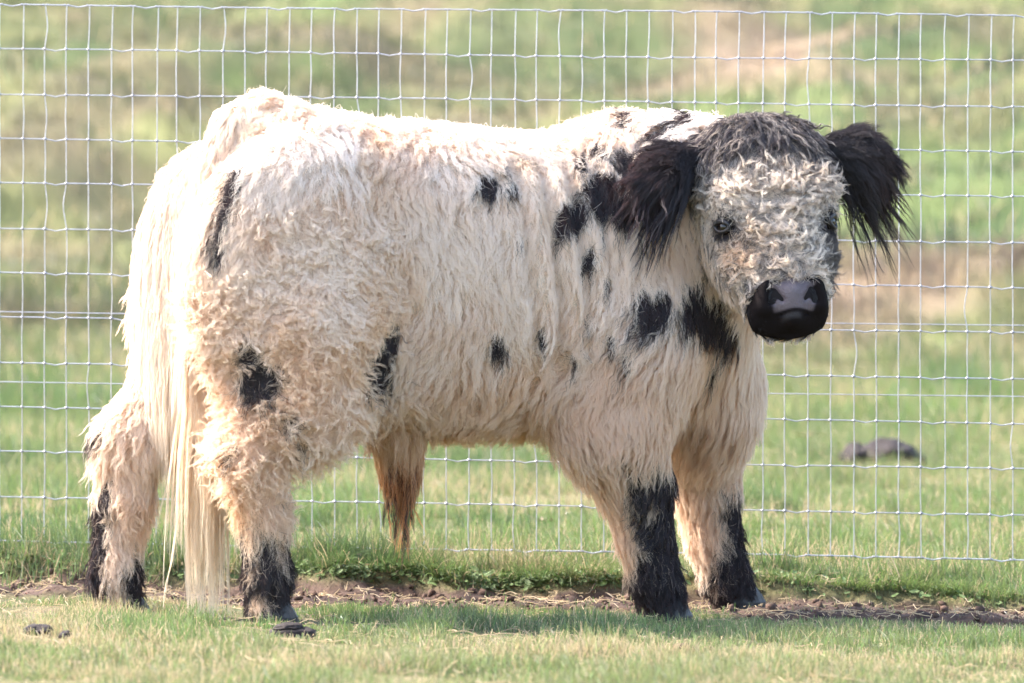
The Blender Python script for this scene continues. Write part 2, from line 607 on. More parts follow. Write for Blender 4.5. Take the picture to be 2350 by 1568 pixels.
class Field:
    def __init__(self, lo, hi, h):
        self.lo = np.array(lo, float)
        self.h = h
        self.n = np.ceil((np.array(hi) - self.lo) / h).astype(int) + 1
        self.d = np.full(self.n, 0.35, dtype=np.float32)

    def _box(self, lo, hi):
        a = np.clip(np.floor((np.array(lo) - self.lo) / self.h).astype(int), 0, self.n)
        b = np.clip(np.ceil((np.array(hi) - self.lo) / self.h).astype(int) + 1, 0, self.n)
        ax = [self.lo[i] + self.h * np.arange(a[i], b[i]) for i in range(3)]
        P = np.stack(np.meshgrid(*ax, indexing='ij'), -1)
        return tuple(slice(a[i], b[i]) for i in range(3)), P

    def blend(self, fn, lo, hi, k):
        sl, P = self._box(lo, hi)
        if P.size == 0: return
        b = fn(P).astype(np.float32)
        a = self.d[sl]
        if k > 0:
            hh = np.maximum(k - np.abs(a - b), 0) / k
            self.d[sl] = np.minimum(a, b) - hh * hh * k * 0.25
        else:
            self.d[sl] = np.minimum(a, b)

    def cone(self, a, b, ra, rb, k=0.05):
        a, b = np.array(a, float), np.array(b, float)
        m = max(ra, rb) + k + 0.13
        fn = lambda P: cone_d(P, a, b, ra, rb)
        self.blend(fn, np.minimum(a, b) - m, np.maximum(a, b) + m, k)

    def ellipsoid(self, c, axes, r, k=0.05):
        c = np.array(c, float)
        m = max(r) + k + 0.12
        fn = lambda P: ell_d(P, c, axes, r)
        self.blend(fn, c - m, c + m, k)

    def carve(self, fn, lo, hi, k):
        sl, P = self._box(lo, hi)
        b = -fn(P).astype(np.float32)
        a = self.d[sl]
        hh = np.maximum(k - np.abs(a - b), 0) / k
        self.d[sl] = np.maximum(a, b) + hh * hh * k * 0.25

    def sample(self, p, arr=None):
        arr = self.d if arr is None else arr
        q = (p - self.lo) / self.h
        q = np.clip(q, 0, self.n - 1.001)
        i = np.floor(q).astype(int)
        t = (q - i).astype(np.float32)
        r = 0
        for a in (0, 1):
            for b in (0, 1):
                for c in (0, 1):
                    w = (t[:, 0] if a else 1 - t[:, 0]) * (t[:, 1] if b else 1 - t[:, 1]) * (t[:, 2] if c else 1 - t[:, 2])
                    r = r + w * arr[i[:, 0] + a, i[:, 1] + b, i[:, 2] + c]
        return r

    def grad(self, p):
        e = self.h * 1.0
        g = np.stack([self.sample(p + np.eye(3)[k] * e) - self.sample(p - np.eye(3)[k] * e) for k in range(3)], -1)
        return unit(g)

    def mesh(self):
        d = self.d
        s = d < 0
        nx, ny, nz = d.shape
        c = np.zeros((nx - 1, ny - 1, nz - 1), np.uint8)
        for a in (0, 1):
            for b in (0, 1):
                for e in (0, 1):
                    c += s[a:nx - 1 + a, b:ny - 1 + b, e:nz - 1 + e]
        act = (c > 0) & (c < 8)
        idx = np.argwhere(act)
        vid = np.full(act.shape, -1, np.int64)
        vid[act] = np.arange(len(idx))
        acc = np.zeros((len(idx), 3))
        cnt = np.zeros(len(idx))
        cor = [(a, b, e) for a in (0, 1) for b in (0, 1) for e in (0, 1)]
        for i0, p0 in enumerate(cor):
            for p1 in cor[i0 + 1:]:
                if sum(abs(p0[q] - p1[q]) for q in range(3)) != 1: continue
                d0 = d[idx[:, 0] + p0[0], idx[:, 1] + p0[1], idx[:, 2] + p0[2]]
                d1 = d[idx[:, 0] + p1[0], idx[:, 1] + p1[1], idx[:, 2] + p1[2]]
                x = (d0 < 0) != (d1 < 0)
                t = np.where(x, d0 / np.where(x, d0 - d1, 1), 0)
                pt = np.array(p0)[None] + t[:, None] * (np.array(p1) - np.array(p0))[None]
                acc += np.where(x[:, None], pt, 0)
                cnt += x
        v = self.lo + self.h * (idx + acc / cnt[:, None])
        faces = []
        for ax in range(3):
            o1, o2 = [(1, 2), (2, 0), (0, 1)][ax]
            sl0 = [slice(1, -1)] * 3; sl1 = [slice(1, -1)] * 3
            sl0[ax] = slice(0, -1); sl1[ax] = slice(1, None)
            x = s[tuple(sl0)] != s[tuple(sl1)]
            e = np.argwhere(x)
            inside = s[tuple(sl0)][x]
            base = e.copy()
            for q in range(3):
                if q != ax: base[:, q] += 1
            def cell(da, db):
                t = base.copy(); t[:, o1] -= da; t[:, o2] -= db
                return vid[t[:, 0], t[:, 1], t[:, 2]]
            q = np.stack([cell(1, 1), cell(0, 1), cell(0, 0), cell(1, 0)], -1)
            q = np.where(inside[:, None], q, q[:, ::-1])
            faces.append(q)
        return v, np.concatenate(faces)


def cone_d(P, a, b, ra, rb):
    ab = b - a
    t = np.clip(((P - a) @ ab) / (ab @ ab), 0, 1)
    return np.linalg.norm(P - a - t[..., None] * ab, axis=-1) - (ra + (rb - ra) * t)


def ell_d(P, c, axes, r):
    q = (P - c) @ np.array(axes).T
    r = np.array(r)
    k0 = np.linalg.norm(q / r, axis=-1)
    k1 = np.linalg.norm(q / (r * r), axis=-1)
    return k0 * (k0 - 1) / np.maximum(k1, 1e-6)


def hermite(xs, ys, x):
    xs, ys = np.array(xs, float), np.array(ys, float)
    m = np.gradient(ys, xs)
    i = np.clip(np.searchsorted(xs, x) - 1, 0, len(xs) - 2)
    h = xs[i + 1] - xs[i]
    t = np.clip((x - xs[i]) / h, 0, 1)
    return ((2 * t**3 - 3 * t**2 + 1) * ys[i] + (t**3 - 2 * t**2 + t) * h * m[i] + (-2 * t**3 + 3 * t**2) * ys[i + 1] + (t**3 - t**2) * h * m[i + 1])


# trunk sections: along spine, top, bottom, half width
TR = np.array([
    (-0.672, 0.87, 0.68, 0.05), (-0.660, 0.925, 0.60, 0.095), (-0.635, 0.980, 0.54, 0.145), (-0.59, 1.032, 0.48, 0.185), (-0.53, 1.056, 0.44, 0.212),
    (-0.42, 1.043, 0.43, 0.216), (-0.29, 1.028, 0.43, 0.222), (-0.12, 1.022, 0.405, 0.236), (0.05, 1.014, 0.405, 0.240), (0.19, 1.016, 0.415, 0.225),
    (0.32, 1.016, 0.43, 0.200), (0.42, 0.985, 0.45, 0.165), (0.49, 0.90, 0.49, 0.120), (0.535, 0.80, 0.58, 0.06)])


def trunk_d(P):
    xl, yl, z = local_of(P)
    x = np.clip(xl, TR[0, 0], TR[-1, 0])
    top, bot, hw = (hermite(TR[:, 0], TR[:, i], x) for i in (1, 2, 3))
    zc, hh = (top + bot) / 2, np.maximum((top - bot) / 2, 0.02)
    hw = np.maximum(hw, 0.02)
    # flatter sides and a slightly keeled back
    q = (np.abs(yl / hw) ** 2.25 + np.abs((z - zc) / hh) ** 2.25) ** (1 / 2.25)
    d = (q - 1) * np.minimum(hw, hh) * 0.95
    ex = np.maximum(np.abs(xl - x), 0)
    # upright folds of skin behind the shoulder
    fold = np.exp(-((xl - 0.02) / 0.12) ** 2) * smooth(0.5, 0.62, z) * smooth(0.99, 0.9, z)
    d = d - 0.011 * fold * np.sin(xl * 2 * math.pi / 0.062 + 1.5 * np.sin(z * 9))
    return np.sqrt(np.maximum(d, 0) ** 2 + ex ** 2) + np.minimum(d, 0)


# head sections: along face, half width, front, back
HD = np.array([
    (-0.06, 0.035, -0.005, -0.045), (-0.04, 0.085, 0.028, -0.085), (0.0, 0.118, 0.054, -0.120), (0.06, 0.128, 0.064, -0.140), (0.12, 0.130, 0.066, -0.150),
    (0.18, 0.130, 0.064, -0.155), (0.24, 0.124, 0.055, -0.150), (0.30, 0.106, 0.048, -0.125), (0.345, 0.080, 0.046, -0.098),
    (0.372, 0.079, 0.043, -0.086), (0.395, 0.081, 0.032, -0.080), (0.414, 0.078, 0.014, -0.074), (0.428, 0.068, -0.008, -0.066), (0.438, 0.044, -0.028, -0.054)])


def head_d(P):
    s, w, n = head_coords(P)
    x = np.clip(s, HD[0, 0], HD[-1, 0])
    hw, nf, nb = (hermite(HD[:, 0], HD[:, i], x) for i in (1, 2, 3))
    c, hh = (nf + nb) / 2, np.maximum((nf - nb) / 2, 0.012)
    hw = np.maximum(hw, 0.012)
    q = (np.abs(w / hw) ** 2.5 + np.abs((n - c) / hh) ** 2.5) ** (1 / 2.5)
    d = (q - 1) * np.minimum(hw, hh) * 0.95
    ex = np.abs(s - x)
    return np.sqrt(np.maximum(d, 0) ** 2 + ex ** 2) + np.minimum(d, 0)


HA = np.array([[CY, SY, 0], [-SY, CY, 0], [0, 0, 1.0]])
EYES = [head_point(0.214, -0.116, 0.020), head_point(0.214, 0.112, 0.022)]
EYE_AX = [unit(-HW * 0.78 + HN * 0.62), unit(HW * 0.78 + HN * 0.62)]

legs = {
    'hind_near': dict(pts=[(690, 800, -.150), (690, 905, -.165), (570, 1030, -.150), (602, 1180, -.150), (614, 1310, -.150), (614, 1392, -.150)],
                      r=[.15, .115, .064, .044, .036, .038]),
    'hind_far': dict(pts=[(480, 780, .135), (455, 860, .140), (297, 1010, .140), (285, 1150, .140), (262, 1310, .140), (276, 1388, .140)],
                     r=[.14, .105, .060, .044, .036, .038]),
    'fore_near': dict(pts=[(1435, 800, -.155), (1400, 960, -.150), (1452, 1105, -.140), (1478, 1220, -.138), (1500, 1320, -.138), (1522, 1390, -.138)],
                      r=[.13, .104, .066, .044, .040, .042]),
    'fore_far': dict(pts=[(1600, 850, .110), (1598, 980, .120), (1622, 1120, .125), (1636, 1220, .125), (1662, 1318, .125), (1692, 1382, .125)],
                     r=[.12, .085, .056, .044, .038, .040]),
}
for L in legs.values():
    L['w'] = [B(*p) for p in L['pts']]
TAIL = [B(604, 268, 0), B(545, 298, -.005), B(494, 400, -.01), B(477, 540, -.015), B(470, 700, -.02), B(467, 860, -.02), B(468, 960, -.02)]
TAIL_R = [.042, .042, .038, .032, .028, .022, .015]
SHEATH = [B(905, 985, 0), B(918, 1060, 0), B(922, 1095, 0)]
EAR_L = [world_at(1598, 375, -0.075), world_at(1532, 392, -0.115), world_at(1474, 418, -0.150)]
EAR_R = [world_at(1902, 360, 0.0), world_at(1965, 358, 0.02), world_at(2024, 380, 0.03)]

fld = Field((-1.02, -0.74, -0.04), (0.98, 0.66, 1.18), 0.0095 if QUICK else 0.0085)
fld.blend(trunk_d, (-0.98, -0.74, 0.25), (0.75, 0.66, 1.18), 0.0)
for nm, L in legs.items():
    w, r = L['w'], L['r']
    for i in range(len(w) - 1):
        fld.cone(w[i], w[i + 1], r[i], r[i + 1], (0.09 if i == 0 else 0.05 if i == 1 else 0.03))
# thigh and shoulder masses, hip and pin bones, brisket, neck
fld.ellipsoid(B(640, 640, -.13), HA, (.20, .115, .27), 0.08)
fld.ellipsoid(B(490, 640, .12), HA, (.16, .105, .27), 0.08)
fld.ellipsoid(B(1420, 700, -.135), HA, (.16, .10, .24), 0.08)
fld.cone(B(1460, 488, 0), world_at(1700, 432, 0.10), .18, .13, 0.10)
fld.cone(B(1500, 630, 0), world_at(1690, 560, 0.09), .165, .11, 0.08)
fld.cone(B(1550, 760, -.02), B(1610, 930, .03), .14, .10, 0.08)
fld.ellipsoid(B(1625, 920, .03), HA, (.065, .105, .12), 0.06)
fld.ellipsoid(B(600, 296, .0), HA, (.06, .05, .03), 0.06)
for i in range(len(TAIL) - 1):
    fld.cone(TAIL[i], TAIL[i + 1], TAIL_R[i], TAIL_R[i + 1], 0.03 if i < 1 else 0.012)
fld.cone(SHEATH[0], SHEATH[1], .05, .032, 0.06)
fld.cone(SHEATH[1], SHEATH[2], .032, .018, 0.02)
fld.blend(head_d, HEAD_O - 0.5, HEAD_O + 0.5, 0.035)
# muzzle block, cheeks, brow
fld.ellipsoid(head_point(0.388, 0, -0.020), np.array([HF, HW, HN]), (.040, .074, .052), 0.02)
for sg in (-1, 1):
    fld.ellipsoid(head_point(0.160, sg * 0.100, 0.036), np.array([HF, HW, HN]), (.035, .022, .016), 0.03)
# ears: flattened, cupped
for E, sg in ((EAR_L, -1), (EAR_R, 1)):
    fld.cone(E[0], E[1], .032, .042, 0.02)
    fld.cone(E[1], E[2], .042, .020, 0.02)
print('field', round(time.time() - T0, 1))

bv, bf = fld.mesh()
bull = mesh_object('bull_calf', bv, bf)
tag(bull, 'shaggy cream bull calf with black ears and spots standing side on to the fence', 'bull calf')
print('body mesh', len(bv), round(time.time() - T0, 1))
# ---- which part of the animal a point of the hide belongs to
def group_distance(p):
    g = {}
    g['body'] = np.minimum(trunk_d(p), ell_d(p, B(640, 640, -.13), HA, (.20, .115, .27)))
    g['head'] = head_d(p)
    for nm, L in legs.items():
        w, r = L['w'], L['r']
        g[nm] = np.minimum.reduce([cone_d(p, w[i], w[i + 1], r[i], r[i + 1]) for i in range(1, len(w) - 1)])
    g['tail'] = np.minimum.reduce([cone_d(p, TAIL[i], TAIL[i + 1], TAIL_R[i], TAIL_R[i + 1]) for i in range(1, len(TAIL) - 1)])
    g['sheath'] = np.minimum(cone_d(p, SHEATH[0], SHEATH[1], .04, .032), cone_d(p, SHEATH[1], SHEATH[2], .032, .018))
    for nm, E in (('ear_l', EAR_L), ('ear_r', EAR_R)):
        g[nm] = np.minimum(cone_d(p, E[0], E[1], .032, .042), cone_d(p, E[1], E[2], .042, .020)) - 0.004
    pu, pv = plan_of(p)
    g['sheath'] = np.where((pu > 850) & (pu < 985) & (pv > 990), g['sheath'], 1.0)
    names = list(g)
    arr = np.stack([g[n] for n in names])
    return np.array(names)[np.argmin(arr, 0)], g


# black spots of the near side and painted crease shade beside the tail: plan u, v, half sizes, tilt (degrees)
SPOTS_AND_CREASE = [
    (1118, 428, 21, 25, 0), (1168, 432, 14, 17, 0), (1152, 388, 8, 14, 15), (1192, 540, 6, 10, 0), (1292, 508, 15, 48, 14), (1328, 492, 20, 36, 10),
    (1352, 592, 14, 28, 10), (1395, 450, 62, 44, 20), (1335, 372, 14, 22, 0), (1375, 345, 18, 14, 0), (1452, 285, 20, 16, 0), (1530, 310, 40, 12, -12), (1590, 285, 26, 12, -15),
    (1430, 370, 26, 30, 0), (1500, 715, 40, 52, 0), (1480, 690, 22, 30, 0), (1585, 690, 34, 45, 0), (1640, 715, 40, 52, 0), (1675, 760, 20, 34, 0), (1448, 812, 19, 20, 20), (1405, 782, 12, 15, 0),
    (1352, 738, 14, 18, 0), (1246, 778, 11, 25, 0), (1140, 790, 17, 28, 12), (1322, 817, 11, 15, 0), (1560, 640, 12, 16, 0), (1640, 830, 9, 16, 0),
    (578, 820, 27, 38, -8), (602, 868, 42, 38, 0), (893, 775, 20, 48, 20), (868, 845, 36, 38, 0), (518, 498, 13, 90, 8), (545, 420, 14, 38, 15),  # last two are no spots: shade of the tail crease, painted dark
    (660, 955, 10, 18, 0), (530, 1030, 16, 12, 0), (690, 1015, 20, 6, 0),
]
CREAM = np.array([0.935, 0.832, 0.725])
WARM = np.array([0.875, 0.69, 0.525])
WHITE = np.array([0.95, 0.895, 0.845])
OCHRE = np.array([0.76, 0.54, 0.33])
BLACK = np.array([0.026, 0.020, 0.021])
GREY = np.array([0.17, 0.15, 0.15])
RUST = np.array([0.60, 0.29, 0.125])


def fur_color(p, grp, rnd, clump_rnd=None):
    """coat pattern at hide points p, tail crease shade painted in; rnd (N,) varies single hairs"""
    n = len(p)
    u, v = plan_of(p)
    xl, yl, z = local_of(p)
    near = yl < 0.07
    big = fbm(p, 4.0, 201)
    mid = fbm(p, 14.0, 202, 3)
    c = np.tile(CREAM, (n, 1))
    c = mixc(c, WHITE, smooth(0.88, 1.02, z) * 0.9)
    warm = smooth(0.38, 0.64, 0.6 * big + 0.4 * mid) * 0.75 + smooth(0.62, 0.42, z) * 0.35 + 0.25 * smooth(1.15, 1.6, u / 1000) * smooth(400, 560, v)
    c = mixc(c, WARM, warm)
    c = mixc(c, OCHRE * np.array([1.1, 1.12, 1.1]), smooth(0.54, 0.72, fbm(p * np.array([1, 1, 0.5]), 7.0, 203)) * 0.5)
    # more ochre towards the undersides and skirts
    c = mixc(c, OCHRE * 0.95, smooth(0.47, 0.40, z) * (grp == 'body') * 0.55)
    black = np.zeros(n)
    wob = (fbm(p, 26, 205, 3) - 0.5)
    for (cu, cv, ru, rv, tl) in SPOTS_AND_CREASE:
        a = math.radians(tl)
        du, dv = u - cu, v - cv
        x2 = du * math.cos(a) + dv * math.sin(a)
        y2 = -du * math.sin(a) + dv * math.cos(a)
        q = np.sqrt((x2 / ru) ** 2 + (y2 / rv) ** 2)
        black = np.maximum(black, smooth(1.28, 0.80, q + (1.0 if ru > 28 else 0.45) * wob) * near)
    black = black * np.isin(grp, ['body', 'hind_near', 'fore_near', 'tail']) * ((grp != 'tail') | (u > 505))
    # streaky ticking on neck and shoulder
    nk = smooth(1280, 1420, u) * smooth(760, 640, v) * near * (grp == 'body')
    str_ = noise3(p * np.array([1, 1, 0.35]), 60, 207)
    black = np.maximum(black, nk * smooth(0.80, 0.86, str_) * 0.8)
    # legs: black stockings with ragged tops
    rag = 70 * (noise3(p * np.array([1, 1, 0.2]), 55, 209) - 0.5)
    for nm, top in (('hind_near', 1225), ('hind_far', 1285), ('fore_near', 1190), ('fore_far', 1240)):
        m = grp == nm
        if not m.any(): continue
        w = np.array(legs[nm]['w'])
        axis_x = np.interp(-z[m], -w[:, 2], w[:, 0])
        rel = (p[m, 0] - axis_x) / 0.05
        vv = v[m] + rag[m]
        if nm == 'hind_near': b = np.maximum(smooth(top - 25, top + 35, vv), smooth(0.75, 0.95, noise3(p[m], 40, 220)) * smooth(1000, 1080, vv) * 0.7)
        elif nm == 'hind_far': b = np.maximum(smooth(top - 20, top + 40, vv + rel * 25) * np.maximum(smooth(0.2, 0.6, rel), smooth(0.0, -0.5, rel)), smooth(1095, 1130, vv) * smooth(-0.25, -0.55, rel))
        elif nm == 'fore_near': b = np.maximum(smooth(1030, 1065, vv) * smooth(-0.30, 0.10, rel), smooth(top + 20, top + 90, vv + rel * 50))
        else: b = np.maximum(smooth(top - 10, top + 35, vv + rel * 45), smooth(1080, 1130, vv) * smooth(0.40, 0.70, rel))
        black[m] = np.maximum(black[m], b)
    # far hind hock tuft
    black = np.maximum(black, (grp == 'hind_far') * smooth(1.0, 0.7, np.sqrt(((u - 235) / 26) ** 2 + ((v - 985) / 18) ** 2)) * 0.8)
    thr = np.modf(rnd * 37.13)[0]
    black = np.where(black > 0.03, smooth(-0.12, 0.12, black - (0.15 + 0.7 * thr)), 0)
    lg = np.isin(grp, list(legs))
    for (cu, cv, ru, rv) in ((600, 1378, 20, 26), (588, 1300, 10, 22), (640, 1262, 9, 40), (272, 1350, 17, 34), (258, 1300, 12, 26), (1455, 1280, 18, 34), (1648, 1338, 14, 16), (1622, 1290, 14, 26), (1500, 1150, 10, 20), (560, 1350, 8, 12)):
        black = black * (1 - 0.85 * lg * smooth(1.2, 0.6, np.sqrt(((u - cu) / ru) ** 2 + ((v - cv) / rv) ** 2) + 0.9 * wob))
    black = np.where(lg & (thr > 0.95) & (v < 1330), black * 0.6, black)
    s, w, nn = head_coords(p)
    hd = grp == 'head'
    if hd.any():
        f = np.tile(CREAM * 0.98, (n, 1))
        f = mixc(f, WARM * 0.95, smooth(0.42, 0.66, mid) * 0.65)
        tick = noise3(p, 75, 211)
        pep = smooth(0.60, 0.80, tick) * (0.35 + 0.65 * (rnd > 0.45))
        pep = np.maximum(pep * 0.85, (rnd > 0.85) * 0.75)
        f = mixc(f, GREY * 0.9, pep * 0.75)
        pollm = smooth(0.095, 0.025, s + 0.06 * (fbm(p, 22, 213) - 0.5) + 0.05 * (thr - 0.5)) * smooth(-0.16, -0.08, nn)
        f = mixc(f, BLACK * 2.2, pollm * np.where(rnd > 0.66, 0.45, 1.0))
        edge = smooth(0.070, 0.088, w) * smooth(0.19, 0.24, s) * smooth(0.36, 0.32, s)
        f = mixc(f, GREY * 0.55, edge * 0.9)
        for e in EYES:
            q = np.linalg.norm(p - e, axis=-1)
            f = mixc(f, BLACK * 1.5, smooth(0.037, 0.024, q))
        for sg in (-1, 1):      # tear track from the inner corner of each eye
            q = np.sqrt(((s - 0.245) / 0.026) ** 2 + ((w - sg * (0.088 - 0.55 * (s - 0.235))) / 0.008) ** 2)
            f = mixc(f, BLACK * 2, smooth(1.2, 0.8, q) * 0.85)
        q = np.sqrt(((s - 0.275) / 0.035) ** 2 + ((w + 0.095) / 0.026) ** 2)
        f = mixc(f, WARM * np.array([1.08, .98, .85]), smooth(1.1, 0.6, q) * 0.45)
        f = mixc(f, GREY * 0.8, smooth(0.54, 0.66, fbm(p, 34, 215)) * (0.35 + 0.65 * smooth(0.2, 0.27, s)) * 0.85)
        side = smooth(-0.02, -0.07, nn)
        f = mixc(f, mixc(np.tile(CREAM, (n, 1)), WARM, 0.4 + 0 * rnd), side * (s > 0.07))
        muz = smooth(0.346, 0.354, s - 0.022 * np.abs(w / 0.08) ** 2 - 0.30 * np.clip(-nn - 0.02, 0, 0.1) + 0.012 * wob)
        f = mixc(f, BLACK * 0.6, muz * smooth(-0.068, -0.054, nn))
        f = np.where((rnd > 0.93)[:, None] & (muz < 0.5)[:, None], BLACK * 3, f)
        c = np.where(hd[:, None], f, c)
    bl = np.where((thr > 0.62)[:, None], BLACK * np.array([2.3, 1.55, 1.35]), BLACK)
    c = c * (1 - black)[:, None] + bl * black[:, None]
    ear = np.isin(grp, ['ear_l', 'ear_r'])
    if ear.any():
        q = np.where(grp == 'ear_l', np.linalg.norm(p - EAR_L[2], axis=-1), np.linalg.norm(p - EAR_R[2], axis=-1))
        ec = mixc(np.tile(BLACK, (n, 1)), np.tile(BLACK * np.array([2.2, 1.5, 1.35]), (n, 1)), (rnd > 0.45) * smooth(0.12, 0.04, q))
        c = np.where(ear[:, None], ec, c)
    sh = grp == 'sheath'
    if sh.any():
        sc = mixc(np.tile(OCHRE, (n, 1)), np.tile(RUST, (n, 1)), smooth(1020, 1075, v))
        sc = np.where(((rnd > 0.70) & (v > 1055))[:, None], BLACK * 2.0, sc)
        c = np.where(sh[:, None], sc, c)
    tl = grp == 'tail'
    if tl.any():
        tc = mixc(np.tile(CREAM * 0.95, (n, 1)), np.tile(np.array([0.85, 0.71, 0.52]), (n, 1)), 0.05 + smooth(560, 950, v) * 0.75 + 0.3 * (rnd - 0.5))
        tc = np.where((rnd > 0.965)[:, None], RUST * 0.6, tc)
        c = np.where((tl & (black < 0.4))[:, None], tc, c)
    var = 0.93 + 0.10 * rnd
    c = c * var[:, None]
    return np.clip(c, 0.004, 0.96)


# ---- hide
grp_v, _ = group_distance(bv)
hide = fur_color(bv, grp_v, np.full(len(bv), 0.4)) * 0.7
point_color(bull.data, 'surface_color', hide)
bull.data.materials.append(attr_mat('hide', 'surface_color', rough=0.85, spec=0.2, fine=0.2, fine_scale=120))

# ---- eyes, lids
m_eye = simple_mat('eye_ball', (0.008, 0.005, 0.004), rough=0.10, spec=0.5)
m_lid = simple_mat('eye_lid', (0.018, 0.015, 0.016), rough=0.45)


def ball(name, c, axes, r, mat, parent, seg=20, rings=12):
    th = np.linspace(0, math.pi, rings)
    ph = np.arange(seg) / seg * 2 * math.pi
    v = np.stack([np.outer(np.sin(th), np.cos(ph)) * r[0], np.outer(np.sin(th), np.sin(ph)) * r[1], np.outer(np.cos(th), np.ones(seg)) * r[2]], -1).reshape(-1, 3)
    v = v @ np.array(axes) + c
    i = np.arange(rings - 1)[:, None] * seg
    j = np.arange(seg)[None]
    f = np.stack([i + j, i + seg + j, i + seg + (j + 1) % seg, i + (j + 1) % seg], -1).reshape(-1, 4)
    return mesh_object(name, v, f, mat, parent)


for e, ax in zip(EYES, EYE_AX):
    g = fld.grad(e[None])[0]
    base = e - g * (fld.sample(e[None])[0]) - g * 0.0030
    a2 = unit(np.cross(ax, HF)); a1 = np.cross(a2, ax)
    eye = ball('eye', base, [a2, a1, ax], (0.0170, 0.0160, 0.0170), m_eye, bull)
    t = np.linspace(0, 2 * math.pi, 41)
    ring = base + ax * 0.0095 + np.outer(np.cos(t) * 0.0180, a2 + HF * 0.25) + np.outer(np.sin(t) * 0.0125, a1)
    rv, rf = tube(ring, 0.0042, 8)
    mesh_object('lower_lid', rv, rf, m_lid, eye)
    upv = unit(zup - ax * (zup @ ax))
    sdv = np.cross(ax, upv)
    t = np.linspace(-0.2, math.pi + 0.2, 24)
    arch = base + ax * (0.0125 + 0.004 * np.sin(np.clip(t, 0, math.pi)))[:, None] + np.outer(np.cos(t) * 0.0185, sdv) + np.outer(np.sin(t) * 0.0092, upv)
    rv, rf = tube(arch, 0.0030 + 0.0032 * np.sin(np.clip(t, 0.05, math.pi - 0.05)), 8)
    mesh_object('upper_lid', rv, rf, m_lid, eye)

# ---- muzzle: bare nose pad, nostrils and lips, carved finer than the body
mz_lo, mz_hi = head_point(0.39, 0, 0) - 0.15, head_point(0.39, 0, 0) + 0.15
mz = Field(mz_lo, mz_hi, 0.0028)
AXH = np.array([HF, HW, HN])
mz.blend(head_d, mz_lo, mz_hi, 0)
mz.ellipsoid(head_point(0.388, 0, -0.020), AXH, (.040, .074, .052), 0.02)
# nose pad proud of the muzzle, nostril wings, lower lip
mz.cone(head_point(0.376, 0, 0.018), head_point(0.412, 0, -0.002), .034, .030, 0.012)
for sg in (-1, 1):
    mz.cone(head_point(0.366, sg * 0.051, 0.028), head_point(0.398, sg * 0.057, 0.010), .019, .018, 0.012)
mz.ellipsoid(head_point(0.424, 0, -0.028), AXH, (.017, .050, .030), 0.010)
for sg in (-1, 1):
    a, b, c2 = head_point(0.358, sg * 0.049, 0.055), head_point(0.381, sg * 0.044, 0.046), head_point(0.399, sg * 0.025, 0.037)
    c3 = head_point(0.399, sg * 0.047, 0.032)
    mz.carve(lambda P: np.minimum(np.minimum(cone_d(P, a, b, .0070, .0150), cone_d(P, b, c2, .0140, .0070)), cone_d(P, b, c3, .014, .010)), mz_lo, mz_hi, 0.004)
# line of the mouth
ml = [head_point(0.421 - 0.020 * (w / 0.06) ** 2, w, 0.018 - 0.042 * (w / 0.06) ** 2) for w in np.linspace(-0.070, 0.070, 9)]
mz.carve(lambda P: np.minimum.reduce([cone_d(P, ml[i], ml[i + 1], .0065, .0065) for i in range(8)]), mz_lo, mz_hi, 0.005)
mz.d += -0.0015
sl, P = mz._box(mz_lo, mz_hi)
s_, w_, n_ = head_coords(P)
mz.d = np.maximum(mz.d, (0.346 - s_ + 0.022 * np.abs(w_ / 0.08) ** 2 + 0.30 * np.clip(-n_ - 0.02, 0, 0.1)).astype(np.float32))
mz.d = np.maximum(mz.d, (-0.060 - n_).astype(np.float32))
mv, mf = mz.mesh()
muzzle = mesh_object('muzzle', mv, mf, None, bull)
s_, w_, n_ = head_coords(mv)
def pad_half(s):
    return np.interp(s, [0.350, 0.364, 0.379, 0.393, 0.404, 0.418], [0.048, 0.052, 0.036, 0.029, 0.046, 0.041])


pad = smooth(0.006, -0.006, np.abs(w_) - pad_half(s_) + 0.010 * (fbm(mv, 60, 8, 3) - 0.5)) * smooth(0.356, 0.366, s_ + 0.005 * np.cos(w_ * 60)) * smooth(0.419, 0.414, s_) * smooth(-0.03, -0.01, n_)
lip = smooth(0.026, 0.010, np.abs(w_ + 0.006)) * smooth(0.421, 0.426, s_) * smooth(0.438, 0.429, s_) * smooth(-0.05, -0.02, n_)
mcol = mixc(np.tile(BLACK * 0.45, (len(mv), 1)), np.array([0.100, 0.074, 0.084]) * (1 + 0.35 * (fbm(mv, 120, 9, 2) - 0.5))[:, None], pad)
mcol = mixc(mcol, np.array([0.026, 0.021, 0.023]), lip * 0.7)
point_color(muzzle.data, 'surface_color', mcol)
m_nose = attr_mat('nose_skin', 'surface_color', rough=0.38, spec=0.5, fine=0.15, fine_scale=330, bump=0.45)
muzzle.data.materials.append(m_nose)
wet = muzzle.data.attributes.new('wet', 'FLOAT', 'POINT')
wet.data.foreach_set('value', np.maximum(pad, lip * 0.6).astype(np.float32))
nt = m_nose.node_tree
wa = nd(nt, 'ShaderNodeAttribute', attribute_name='wet')
wr = nd(nt, 'ShaderNodeMapRange')
wr.inputs['To Min'].default_value = 0.85
wr.inputs['To Max'].default_value = 0.33
nt.links.new(wa.outputs['Fac'], wr.inputs['Value'])
pb = [q for q in nt.nodes if q.type == 'BSDF_PRINCIPLED'][0]
nt.links.new(wr.outputs[0], pb.inputs['Roughness'])
ws = nd(nt, 'ShaderNodeMapRange')
ws.inputs['To Min'].default_value = 0.05
ws.inputs['To Max'].default_value = 0.55
nt.links.new(wa.outputs['Fac'], ws.inputs['Value'])
nt.links.new(ws.outputs[0], pb.inputs['Specular IOR Level'])

